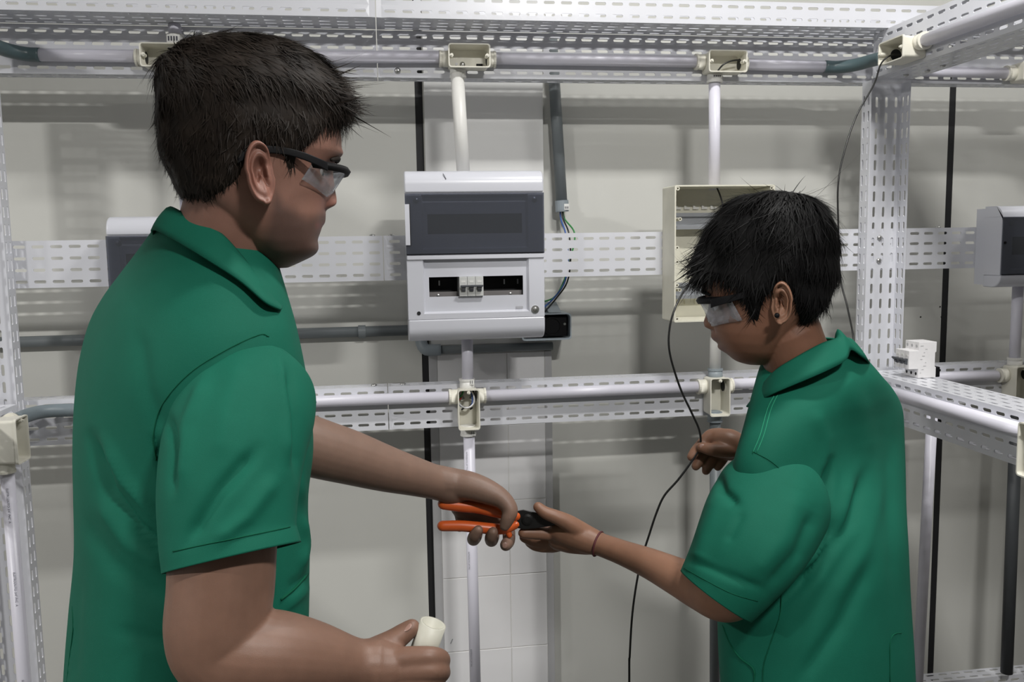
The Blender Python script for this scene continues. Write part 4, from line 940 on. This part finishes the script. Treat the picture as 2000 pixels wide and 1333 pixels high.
# --- safety glasses (worn, so a thing of their own)
gA = empty('safety_glasses', tuple(hA.O), 'clear safety glasses with black arms worn by the bigger person', 'glasses')
def glA(P): return hA.world(P)-hA.O
zc = lambda v: float(hA.z(v))
V, Fc = visor(hA, float(hA.x(674)), .054, .072, lambda y: zc(334) + .004*(abs(y)/.07)**2, lambda y: zc(387) + .019*math.exp(-(y/.012)**2) + .016*max(0, (abs(y)-.035)/.035)**1.5)
l = obj('lens', (glA(V), Fc), M_LENS, gA, smooth=True); s = l.modifiers.new('t', 'SOLIDIFY'); s.thickness = .0018
BV, BF = [], []
for i in range(1):
    P = [(float(hA.x(674))-.054*(abs(y)/.072)**2.6+.001, y, zc(336)+.004*(abs(y)/.07)**2) for y in np.linspace(-.073, .073, 30)]
    rb = [(p[0], p[1], p[2]+.0045) for p in P]; fr2 = [(p[0]+.003, p[1]*1.01, p[2]) for p in P]; lo = [(p[0], p[1], p[2]-.0045) for p in P]; bk = [(p[0]-.002, p[1], p[2]) for p in P]
    BV = [p for q in zip(rb, fr2, lo, bk) for p in q]; BF = [(4*i+j, 4*i+(j+1) % 4, 4*(i+1)+(j+1) % 4, 4*(i+1)+j) for i in range(29) for j in range(4)] + [(3, 2, 1, 0), (116, 117, 118, 119)]
obj('brow_bar', (glA(BV), BF), M_BLACKPL, gA, smooth=True)
for s in (-1, 1):
    path = [hA.at(u_, v_, -y_)*np.array([1, -s, 1]) for u_, v_, y_ in ((640, 326, .0725), (624, 318, .0775), (590, 304, .0800), (548, 294, .0790), (505, 293, .0780), (475, 304, .0780), (464, 314, .0775))]
    R = [.0050, .0046, .0042, .0040, .0044, .0052, .0035]; Pp = smooth_path(np.hstack([np.array(path, float), np.array(R)[:, None]]), 30)
    L = [[(p[0], p[1]+s*dy, p[2]+p[3]*dz) for dy, dz in ((.0016, 1), (.0016, -1), (-.0016, -1), (-.0016, 1))] for p in Pp]
    V, Fc = loft(L, True, True); obj('arm', (glA(V), Fc), M_BLACKPL, gA, bevel=.001)
# --- shirt
strokesA = [([(300, 860), (335, 960), (380, 1000)], 9, -.009), ([(175, 850), (210, 960), (270, 1035), (335, 1080)], 10, -.012), ([(200, 860), (240, 940), (300, 1005), (340, 1035)], 10, .007), ([(190, 980), (250, 1060), (330, 1110)], 14, .005),
            ([(160, 1010), (220, 1100), (330, 1180)], 16, -.004), ([(270, 640), (285, 760), (318, 850)], 16, -.004), ([(225, 1230), (330, 1255), (420, 1285)], 12, -.003), ([(150, 1130), (142, 1230), (138, 1333)], 10, -.003),
            ([(600, 780), (585, 880), (592, 990)], 8, .004), ([(575, 760), (590, 860), (585, 950)], 7, -.006), ([(590, 1010), (600, 1060), (585, 1110)], 9, .006), ([(560, 1150), (600, 1130)], 8, -.004), ([(556, 1185), (598, 1150)], 7, .004)]
shA = cloth('shirt', ringsA[::-1], M_GREEN, eA, strokesA, 11, .0022)
slA = cloth_tube(C((512, 738, 1.005, .045), (500, 755, .990, .066), (481, 800, .960, .0745), (460, 870, .932, .0745), (448, 960, .912, .0710), (447, 1040, .902, .0680), (455, 1090, .897, .0690)), 100, 130)
strokesS = [([(322, 810), (345, 870), (340, 960)], 9, -.008), ([(400, 740), (365, 830), (352, 960)], 14, .006), ([(540, 930), (480, 1010), (420, 1060)], 16, .005), ([(500, 880), (430, 960), (370, 1060)], 14, -.007), ([(560, 720), (575, 820), (580, 930)], 10, -.005), ([(470, 700), (440, 800), (430, 900)], 22, .003), ([(545, 700), (560, 800), (562, 900)], 9, .005)]
sleeveA = cloth('sleeve', slA, M_GREEN, eA, strokesS, 12, .0018)
slA2 = cloth_tube(C((470, 690, 1.27, .066), (490, 760, 1.25, .066), (520, 815, 1.235, .062), (570, 850, 1.235, .058)), 30, 48)
cloth('sleeve', slA2, M_GREEN, eA, (), 13, .0015)

cA = pt(430, 500, 1.05)
collar(eA, [(330, 402, 1.025), (375, 422, .995), (430, 452, .980), (480, 508, .985), (515, 552, .995), (542, 590, 1.010)],
       [(296, 449, 1.012), (345, 472, .970), (405, 508, .950), (470, 550, .948), (520, 592, .950), (550, 607, .975)], .05, cA, lA, M_GREEN)
gS, gL = o_geo[shA.name], o_geo[sleeveA.name]
surf_line('hem_stitch', gL, [(338, 1078), (430, 1058), (520, 1040), (566, 1030)], M_SEAM, sleeveA, .0006)
surf_line('side_seam', gS, [(142, 1185), (143, 1230), (136, 1290), (130, 1345)], M_SEAM, shA)
surf_line('pocket_edge', gS, [(548, 1172), (575, 1150), (600, 1122)], M_SEAM, shA, .0016)
surf_line('armhole_stitch', gS, [(305, 900), (300, 850), (318, 790), (370, 730), (440, 685), (505, 655), (525, 658)], M_SEAM, shA, .0006)

def nail(parent, c, along, facing, w=.0052, l=.0065):
    O = np.array(parent.location); a = norm(along); n = norm(np.asarray(facing)-a*np.dot(facing, a)); obj('fingernail', ellipsoid(np.asarray(c)-O, (a, np.cross(n, a), n), (l, w, .0012), 8, 14), M_NAIL, parent, smooth=True)
toC = -CAM_F
nail(eA, pt(794, 1226, .972), pt(806, 1226, .98)-pt(768, 1253, .974), toC*.5-CAM_D)
nail(eA, pt(986, 1066, 1.347), CAM_D, toC, .0045, .005)
# ------------------------------------------------------------------ the smaller person (facing left, taking the pliers)
hB = Head(1500, 580, 1.30, math.radians(6), -1)
hB.sigma = ([560, 590, 610, 635, 648, 655, 675, 690, 712], [.03, .015, .015, .018, .019, .024, .024, .024, .03])
hB.dents = [(.0150, 639, .0065, 7, .0055), (.0235, 641, .0050, 8, -.0030), (.012, 647, .006, 3.5, -.003), (.031, 594, .016, 11, -.007), (.040, 622, .020, 20, .004)]
skullB = [(386, 1494, 1524, .014), (389, 1476, 1542, .028), (396, 1456, 1560, .042), (412, 1426, 1586, .0555), (437, 1401, 1604, .066), (465, 1386, 1613, .072), (500, 1378, 1616, .0745), (530, 1375, 1614, .0745), (557, 1374, 1608, .073), (575, 1377, 1602, .071),
          (592, 1390, 1593, .069), (620, 1396, 1578, .066), (646, 1401, 1558, .0635), (665, 1407, 1546, .059), (685, 1418, 1534, .050), (698, 1430, 1524, .040), (707, 1441, 1516, .029), (713, 1460, 1500, .016)]
centerB = [(386, 1494), (389, 1476), (396, 1456), (412, 1426), (437, 1401), (465, 1386), (500, 1378), (530, 1374.5), (557, 1373), (568, 1374.5), (578, 1379.5), (590, 1385.5), (600, 1386), (612, 1383), (624, 1378.5), (633, 1376), (638, 1377.5), (643, 1383), (647, 1391.5), (655, 1392), (661, 1391), (666, 1394), (670, 1400), (673, 1406), (677, 1405), (682, 1404.5), (687, 1410), (690, 1418), (695, 1425.5), (702, 1433), (708, 1442), (713, 1460)]
faceB = [(562, 1375), (578, 1384), (595, 1392), (620, 1396), (646, 1400), (661, 1405), (682, 1416), (698, 1431), (708, 1443), (713, 1460)]
headB = hB.build(skullB, centerB, faceB, sg=3.2)
eB = empty('person', (0, 0, 0), 'smaller black-haired person in green work shirt reaching for the pliers', 'person')
hdB = math.radians(58); fB = np.array([-math.cos(hdB), math.sin(hdB), 0]); lB = np.array([-math.sin(hdB), -math.cos(hdB), 0])
tabB = [(1.422, 1512, 1660, .056, 1.34), (1.408, 1502, 1676, .066, 1.34), (1.392, 1492, 1696, .082, 1.34), (1.370, 1482, 1720, .108, 1.34), (1.342, 1470, 1744, .150, 1.34), (1.305, 1452, 1762, .190, 1.34), (1.260, 1432, 1767, .206, 1.34),
        (1.200, 1416, 1770, .196, 1.34), (1.130, 1408, 1773, .160, 1.34), (1.050, 1404, 1778, .160, 1.34), (.970, 1404, 1784, .162, 1.34), (.900, 1408, 1787, .164, 1.34), (.820, 1408, 1790, .168, 1.34), (.760, 1406, 1792, .170, 1.34)]
ringsB, rowsB = torso_rings(tabB, fB, lB)
eB.location = (rowsB[8][0], rowsB[8][1], 0.0); OB = np.array(eB.location)
neckB = chain(C((1535, 650, 1.30, .050), (1552, 690, 1.305, .049), (1572, 730, 1.32, .053), (1590, 780, 1.34, .062)), 40, 44)
armBn = C((1530, 960, 1.25, .040), (1500, 1030, 1.215, .041), (1468, 1095, 1.195, .040), (1438, 1148, 1.190, .0380), (1412, 1163, 1.198, .0360), (1372, 1150, 1.228, .0320), (1325, 1128, 1.262, .0275), (1270, 1102, 1.300, .0228), (1215, 1080, 1.335, .0190), (1172, 1064, 1.360, .0178))
handBn = [chain(C((1175, 1065, 1.360, .0180), (1150, 1056, 1.368, .0215), (1125, 1046, 1.376, .0235), (1098, 1038, 1.386, .0220))), chain(C((1150, 1064, 1.372, .0165), (1115, 1058, 1.384, .0190), (1090, 1056, 1.394, .0160))),
          chain(C((1138, 1040, 1.368, .0150), (1110, 1022, 1.362, .0132), (1085, 1010, 1.358, .0110), (1065, 1002, 1.358, .0098), (1051, 991, 1.359, .0082))),
          chain(C((1098, 1044, 1.392, .0130), (1068, 1043, 1.386, .0108), (1040, 1042, 1.380, .0098), (1022, 1042, 1.376, .0085))),
          chain(C((1090, 1056, 1.402, .0125), (1062, 1058, 1.408, .0108), (1040, 1056, 1.406, .0098), (1024, 1050, 1.400, .0085))),
          chain(C((1092, 1062, 1.404, .0115), (1066, 1068, 1.414, .0100), (1046, 1066, 1.416, .0092), (1034, 1060, 1.412, .0080))),
          chain(C((1100, 1064, 1.402, .0100), (1078, 1070, 1.414, .0088), (1062, 1070, 1.418, .0078)))]
armBf = C((1600, 860, 1.46, .044), (1590, 960, 1.46, .040), (1545, 985, 1.455, .035), (1500, 930, 1.465, .029), (1462, 888, 1.480, .0225), (1440, 872, 1.487, .0205))
handBf = [chain(C((1445, 874, 1.486, .0205), (1425, 864, 1.490, .0225), (1405, 860, 1.495, .0200))), chain(C((1428, 880, 1.494, .0185), (1408, 876, 1.503, .0175))),
          chain(C((1408, 850, 1.500, .0125), (1388, 852, 1.499, .0115), (1371, 868, 1.494, .0100), (1358, 882, 1.489, .0090), (1350, 893, 1.486, .0076))),
          chain(C((1425, 880, 1.478, .0140), (1405, 880, 1.474, .0125), (1386, 878, 1.474, .0108), (1370, 874, 1.478, .0088))),
          chain(C((1404, 864, 1.508, .0118), (1385, 876, 1.506, .0105), (1369, 896, 1.500, .0095), (1359, 911, 1.496, .0080))),
          chain(C((1410, 876, 1.512, .0112), (1396, 892, 1.508, .0100), (1384, 910, 1.502, .0090), (1379, 920, 1.499, .0078))),
          chain(C((1420, 884, 1.512, .0100), (1410, 900, 1.510, .0088), (1402, 912, 1.506, .0078)))]
headBw = (hB.world(headB[0]), headB[1]); headBw = (headBw[0], headBw[1])
VB1, FB1 = fuse([headBw, neckB], .0016, 2)
VB2, FB2 = fuse([chain(armBn, 60, 26)] + handBn, .0020, 7)
VB3, FB3 = fuse([chain(armBf, 50, 24)] + handBf, .0020, 7)
tors = [(r-r.mean(0))*.82+r.mean(0) for r in ringsB[::8]]
VB4, FB4 = fuse([loft([list(r) for r in tors[::-1]], True, True)], .012, 4)
e1, e2 = ears(hB, 1525, 594,   .0815, .030, .063, -.02, -.05)
VB, FB = join((VB1, FB1), (VB2, FB2), (VB3, FB3), (VB4, FB4), e1, e2); VB = np.array(VB)
bodyB = obj('body', (VB-OB, FB), M_SKIN_B, eB, smooth=True)
base = np.tile(np.array([.185, .088, .055]), (len(VB), 1)); isH = np.arange(len(VB)) < len(VB1)
loc = (VB-hB.O)@np.array([hB.f, hB.l, hB.up]).T; u, v = hB.uv(loc, 1)
lips = (np.exp(-((v-664)/6)**2)*smoothstep(1412, 1400, u) + np.exp(-((v-681)/6)**2)*smoothstep(1425, 1412, u))*isH*.55; lips = np.clip(lips, 0, 1)
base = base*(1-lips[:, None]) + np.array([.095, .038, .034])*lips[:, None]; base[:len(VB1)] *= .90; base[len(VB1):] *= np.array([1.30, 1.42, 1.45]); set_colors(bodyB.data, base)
for s in (-1, 1):
    c = hB.O + hB.f*(hB.x(1393)-.017) + hB.l*s*.030 + hB.up*hB.z(596); o = obj('eye', ellipsoid(c-OB, (hB.f, hB.l, hB.up), (.011, .011, .011)), M_EYE, eB, smooth=True)
    obj('iris', ellipsoid(c-OB+hB.f*.009-hB.up*.003, (hB.f, hB.l, hB.up), (.0028, .0052, .0052)), M_IRIS, o, smooth=True)
# near ear of this person is the left one
st = hB.world([hB.at(1517.5, 616.5, .0835)])[0]
es_ = obj('ear_stud', ellipsoid(st-OB, (hB.f, hB.l, hB.up), (.0036, .0030, .0036)), M_BLACKPL, eB, smooth=True)
# --- hair
polyB = [(1300, 545), (1300, 350), (1500, 330), (1680, 360), (1680, 600), (1650, 640), (1585, 658), (1572, 645), (1561, 630), (1552, 600), (1547, 575), (1537, 563), (1520, 553), (1505, 566), (1492, 594), (1482, 632), (1472, 628), (1462, 612), (1453, 596), (1447, 576), (1431, 556), (1410, 550), (1382, 546), (1360, 548)]
def hgtB(u, v): return .0070 + .003*smoothstep(520, 420, v) + .007*smoothstep(1410, 1375, u)*smoothstep(440, 500, v) + .006*smoothstep(1560, 1610, u)*smoothstep(480, 560, v)
capV, capF, capS = hair_cap(hB, headB, polyB, hgtB, .012, 4)
hairB = obj('hair', (hB.world(capV)-OB, capF), M_HAIR_B, eB, smooth=True)
crB = np.array([hB.x(1535), 0, hB.z(378)])
def flowB(p):
    d = p-crB; d = d/(np.linalg.norm(d, axis=1)[:, None]+1e-6); low = smoothstep(hB.z(430), hB.z(560), p[:, 2])[:, None]
    return d*1.2 + np.array([0, 0, -.8])*low
def lenB(p): return .038 + .014*smoothstep(hB.z(520), hB.z(440), p[:, 2]) - .012*smoothstep(hB.z(560), hB.z(620), p[:, 2])
SV, SF = strands(hB, capV, capF, capS, 12000, flowB, lenB, 6, .0008, .0035)
obj('strands', (hB.world(SV)-OB, SF), M_HAIR_B, hairB)['kind'] = 'stuff'
frV, frF = strands(hB, capV, capF, capS, 900, lambda p: np.tile(np.array([.75, .05, -.75]), (len(p), 1)), lambda p: np.full(len(p), .046), 19, .0009, .010, 5,
                   weight=lambda c: smoothstep(hB.x(1420), hB.x(1385), c[:, 0])*smoothstep(hB.z(450), hB.z(490), c[:, 2]))
obj('fringe', (hB.world(frV)-OB, frF), M_HAIR_B, hairB)['kind'] = 'stuff'
frV, frF = strands(hB, capV, capF, capS, 170, lambda p: flowB(p), lambda p: np.full(len(p), .044), 29, .0006, .020, 5,
                   weight=lambda c: smoothstep(hB.z(450), hB.z(410), c[:, 2]))
obj('stray_tufts', (hB.world(frV)-OB, frF), M_HAIR_B, hairB)['kind'] = 'stuff'
ebV, ebF = [], []
for s in (-1, 1):
    q = chain([(hB.x(1375)-.004, s*.014, hB.z(571), .0028), (hB.x(1376)-.004, s*.028, hB.z(569), .0034), (hB.x(1386)-.008, s*.043, hB.z(573), .0022)], 12, 8); ebV, ebF = join((ebV, ebF), q)
obj('eyebrows', (hB.world(ebV)-OB, ebF), M_HAIR_B, eB, smooth=True)
# --- safety glasses
gB = empty('safety_glasses', tuple(hB.O), 'clear safety glasses with black arms worn by the smaller person', 'glasses')
def glB(P): return hB.world(P)-hB.O
zb = lambda v: float(hB.z(v))
V, Fc = visor(hB, float(hB.x(1368)), .056, .068, lambda y: zb(588) + .006*(abs(y)/.068)**2, lambda y: zb(638) + .031*math.exp(-(y/.019)**2) + .014*max(0, (abs(y)-.03)/.038)**1.5, tilt=.55)
V = clear_of(V, headB, .0045)
l = obj('lens', (glB(V), Fc), M_LENS, gB, smooth=True); s = l.modifiers.new('t', 'SOLIDIFY'); s.thickness = .0018
P = [(float(hB.x(1368))-.056*(abs(y)/.068)**2.6+.001, y, zb(588)+.006*(abs(y)/.068)**2) for y in np.linspace(-.069, .069, 30)]
rb = [(p[0], p[1], p[2]+.005) for p in P]; fr2 = [(p[0]+.003, p[1]*1.01, p[2]) for p in P]; lo = [(p[0], p[1], p[2]-.005) for p in P]; bk = [(p[0]-.002, p[1], p[2]) for p in P]
BV = [p for q in zip(rb, fr2, lo, bk) for p in q]; BF = [(4*i+j, 4*i+(j+1) % 4, 4*(i+1)+(j+1) % 4, 4*(i+1)+j) for i in range(29) for j in range(4)] + [(3, 2, 1, 0), (116, 117, 118, 119)]
obj('brow_bar', (glB(BV), BF), M_BLACKPL, gB, smooth=True)
for s in (-1, 1):
    path = [hB.at(u_, v_, y_)*np.array([1, s, 1]) for u_, v_, y_ in ((1388, 594, .0600), (1400, 590, .0670), (1425, 584, .0730), (1455, 576, .0755), (1500, 564, .0738), (1532, 562, .0732), (1550, 585, .0715))]
    R = [.0062, .0060, .0052, .0045, .0042, .0045, .0035]; Pp = smooth_path(np.hstack([np.array(path, float), np.array(R)[:, None]]), 30)
    L = [[(p[0], p[1]+s*dy, p[2]+p[3]*dz) for dy, dz in ((.0016, 1), (.0016, -1), (-.0016, -1), (-.0016, 1))] for p in Pp]
    V, Fc = loft(L, True, True); obj('arm', (glB(V), Fc), M_BLACKPL, gB, bevel=.001)
# --- shirt
strokesB = [([(1640, 1010), (1610, 1090), (1555, 1150)], 9, -.009), ([(1700, 1100), (1640, 1220), (1560, 1333)], 14, -.006), ([(1590, 800), (1610, 860), (1612, 930)], 14, .004), ([(1620, 900), (1612, 980), (1620, 1040), (1580, 1090)], 8, -.016), ([(1690, 920), (1660, 1020), (1600, 1110), (1500, 1200)], 11, -.009), ([(1660, 930), (1640, 1030), (1580, 1120)], 12, .007), ([(1680, 1050), (1620, 1150), (1540, 1260)], 16, -.004),
            ([(1720, 950), (1690, 1060), (1610, 1190)], 16, .004), ([(1640, 730), (1680, 800), (1700, 900)], 24, .004), ([(1740, 860), (1735, 1000), (1745, 1150)], 14, -.003)]
shB = cloth('shirt', ringsB[::-1], M_GREEN, eB, strokesB, 21, .0020)
slB = cloth_tube(C((1536, 944, 1.286, .046), (1518, 968, 1.262, .0755), (1495, 1010, 1.236, .0790), (1462, 1068, 1.205, .0735), (1428, 1122, 1.196, .0650), (1398, 1166, 1.195, .0585)), 100, 130)
strokesT = [([(1402, 925), (1412, 960), (1440, 985)], 9, -.008), ([(1405, 965), (1375, 1040), (1360, 1105)], 16, .005), ([(1590, 1000), (1560, 1080), (1500, 1150)], 14, -.006), ([(1350, 1095), (1420, 1125), (1490, 1150)], 9, -.003), ([(1560, 960), (1530, 1050), (1470, 1130)], 20, .004), ([(1450, 1000), (1420, 1060)], 10, -.003)]
sleeveB = cloth('sleeve', slB, M_GREEN, eB, strokesT, 22, .0020)
slB2 = cloth_tube(C((1600, 850, 1.46, .062), (1596, 930, 1.46, .060), (1570, 985, 1.455, .056), (1530, 975, 1.46, .052)), 30, 48)
cloth('sleeve', slB2, M_GREEN, eB, (), 23, .0015)

cB = pt(1575, 720, 1.32)
collar(eB, [(1643, 640, 1.285), (1634, 658, 1.270), (1604, 669, 1.255), (1550, 699, 1.255), (1515, 722, 1.275), (1490, 752, 1.30), (1466, 790, 1.33)],
       [(1661, 684, 1.262), (1652, 704, 1.245), (1620, 722, 1.232), (1582, 739, 1.228), (1513, 768, 1.245), (1480, 786, 1.28), (1460, 797, 1.32)], .045, cB, lB, M_GREEN)
gS, gL = o_geo[shB.name], o_geo[sleeveB.name]
surf_line('shoulder_stitch', gS, [(1520, 770), (1506, 800), (1492, 850), (1478, 885)], M_STITCH, shB, .0006)
surf_line('shoulder_stitch', gS, [(1513, 772), (1499, 800), (1485, 850), (1470, 886)], M_STITCH, shB, .0006)
surf_line('armhole_stitch', gS, [(1470, 882), (1510, 905), (1550, 945), (1590, 990), (1615, 1025)], M_SEAM, shB, .0006)
surf_line('back_vent', gS, [(1738, 1340), (1738, 1262), (1742, 1244), (1750, 1238), (1760, 1237)], M_SEAM, shB)
surf_line('pocket_edge', gS, [(1412, 1222), (1425, 1255), (1445, 1285), (1472, 1308), (1473, 1340)], M_SEAM, shB, .0014)
surf_line('side_seam', gS, [(1526, 1150), (1524, 1200), (1504, 1260), (1492, 1300), (1490, 1340)], M_SEAM, shB)
surf_line('hem_stitch', gL, [(1336, 1110), (1380, 1135), (1430, 1160), (1480, 1175)], M_SEAM, sleeveB, .0005)

nail(eB, pt(1056, 991, 1.3545), pt(1051, 991, 1.359)-pt(1085, 1010, 1.358), toC*.7-CAM_D, .0046, .0056)
nail(eB, pt(1372, 873, 1.4705), pt(1370, 874, 1.478)-pt(1405, 880, 1.474), toC, .0046, .0056)
# ------------------------------------------------------------------ lower bodies
def feet_for(c, l, sp): return [(c[0]+l[0]*sp, c[1]+l[1]*sp), (c[0]-l[0]*sp, c[1]-l[1]*sp)]
shoes_and_trousers(eA, rowsA[-1][:2], feet_for(rowsA[-1][:2], lA, .12), fA, lA, M_JEANS, M_SHOE, .93, .085)
shoes_and_trousers(eB, rowsB[-1][:2], feet_for(rowsB[-1][:2], lB, .10), fB, lB, M_JEANS, M_SHOE, .82, .075)
# ------------------------------------------------------------------ pliers
M_ORANGE = mat('orange_grip', (.62, .105, .018), .38, noise=.08, nscale=40, coat=.15)
M_JAW = mat('black_oxide_steel', (.016, .016, .016), .38, metal=.5)
pc = pt(1005, 1014, 1.372); pl_e = empty('pliers', tuple(pc), 'pliers with orange grips passed between the two people', 'pliers')
def plg(rows, n=40, k=16):
    V, Fc = chain(C(*rows), n, k); return np.array(V)-pc, Fc
h1 = obj('handle', plg([(866, 985, 1.362, .0088), (900, 989, 1.364, .0092), (935, 992, 1.366, .0095), (968, 999, 1.368, .0098), (992, 1005, 1.370, .0085), (1008, 1008, 1.371, .0085)]), M_ORANGE, pl_e, smooth=True)
h2 = obj('handle', plg([(864, 1028, 1.362, .0082), (900, 1028, 1.364, .0086), (935, 1031, 1.366, .0088), (965, 1034, 1.368, .0088), (988, 1033, 1.370, .0078), (1008, 1024, 1.371, .0072)]), M_ORANGE, pl_e, smooth=True)
obj('finger_guard', plg([(1001, 1000, 1.372, .0075), (1003, 988, 1.372, .0052)], 12), M_ORANGE, h1, smooth=True)
obj('finger_guard', plg([(990, 1034, 1.372, .0060), (995, 1046, 1.370, .0045)], 12), M_ORANGE, h2, smooth=True)
jaw = [(1008, 999), (1022, 996), (1036, 999), (1056, 1004), (1078, 1013), (1092, 1020), (1090, 1025), (1070, 1029), (1045, 1033), (1024, 1035), (1010, 1032)]
f0 = [pt(a, b, 1.366)-pc for a, b in jaw]; f1 = [pt(a, b, 1.380)-pc for a, b in jaw]
j = obj('jaws', loft([f1, f0], True, True), M_JAW, pl_e, bevel=.0015)
obj('pivot', (np.array(lathe([(.0085, 0), (.0085, .002), (.005, .003)], 20)[0])@np.array([CAM_R, CAM_D, -CAM_F]) + pt(1030, 1015, 1.3655)-pc, lathe([(.0085, 0), (.0085, .002), (.005, .003)], 20)[1]), M_JAW, j)
# ------------------------------------------------------------------ piece of pipe in the bigger person's near hand
c0, c1 = pt(846, 1218, .980), pt(814, 1308, .986); cm = (c0+c1)/2
cy = obj('pipe_offcut', (np.array(tube([c1-cm, c0-cm], .0150, 24, hollow=.82)[0]), tube([c1-cm, c0-cm], .0150, 24, hollow=.82)[1]), mat('grubby_cream_pvc', (.50, .49, .42), .5, noise=.12, nscale=30), loc=tuple(cm))
cy.data.polygons.foreach_set('use_smooth', [len(p.vertices) == 4 for p in cy.data.polygons]); tag(cy, 'short cream pipe offcut in the bigger person\'s near hand', 'pipe')
# ------------------------------------------------------------------ bracelet
wr = pt(1168, 1063, 1.361); ax = norm(pt(1172, 1064, 1.360)-pt(1150, 1056, 1.368)); fr_ = frames([wr, wr+ax*.01]); 
ring = [wr + .0192*(math.cos(a)*fr_[1][0]+math.sin(a)*fr_[2][0]) for a in np.linspace(0, 2*math.pi, 40)]
M_BRAC = mat('maroon_cord', (.09, .018, .022), .7)
br = obj('bracelet', (np.array(tube(ring, .0016, 8)[0])-wr, tube(ring, .0016, 8)[1]), M_BRAC, smooth=True, loc=tuple(wr)); tag(br, 'thin maroon cord bracelet on the smaller person\'s wrist', 'bracelet')
# ------------------------------------------------------------------ the wire being pulled
wire('black wire pinched by the smaller person and trailing to the floor', [(.783, 1.94, 1.61), pt(1398, 470, 1.80), pt(1372, 525, 1.66), pt(1345, 556, 1.58), pt(1322, 594, 1.54), pt(1308, 640, 1.52), pt(1308, 690, 1.51), pt(1328, 757, 1.50), pt(1350, 805, 1.49),
     pt(1366, 842, 1.485), pt(1367, 872, 1.482), pt(1352, 900, 1.48), pt(1325, 937, 1.48), pt(1298, 968, 1.48), pt(1283, 1000, 1.48), pt(1268, 1045, 1.48), pt(1250, 1105, 1.48), pt(1236, 1190, 1.48), pt(1230, 1280, 1.48), pt(1229, 1340, 1.48), pt(1229, 1340, 1.48)*np.array([1, 1, .5]), pt(1229, 1340, 1.48)*np.array([1, 1, 0])+np.array([.004, 0, .012])], 130)

# ------------------------------------------------------------------ small marks on the wall
for u_, v_ in ((1836, 599.5), (1838.5, 619.6), (1798, 619.6)):
    q = onY(u_, v_, YW); obj('screw_hole', lathe([(.0022, 0), (.0022, -.0006)], 10, 'y', tuple(q)), M_DARKIN, wall)
q0, q1 = onY(880, 1258, 2.1978), onY(884, 1249, 2.1978); obj('scuff_mark', tube([q0, q1], .0006, 6), M_INK, pier)
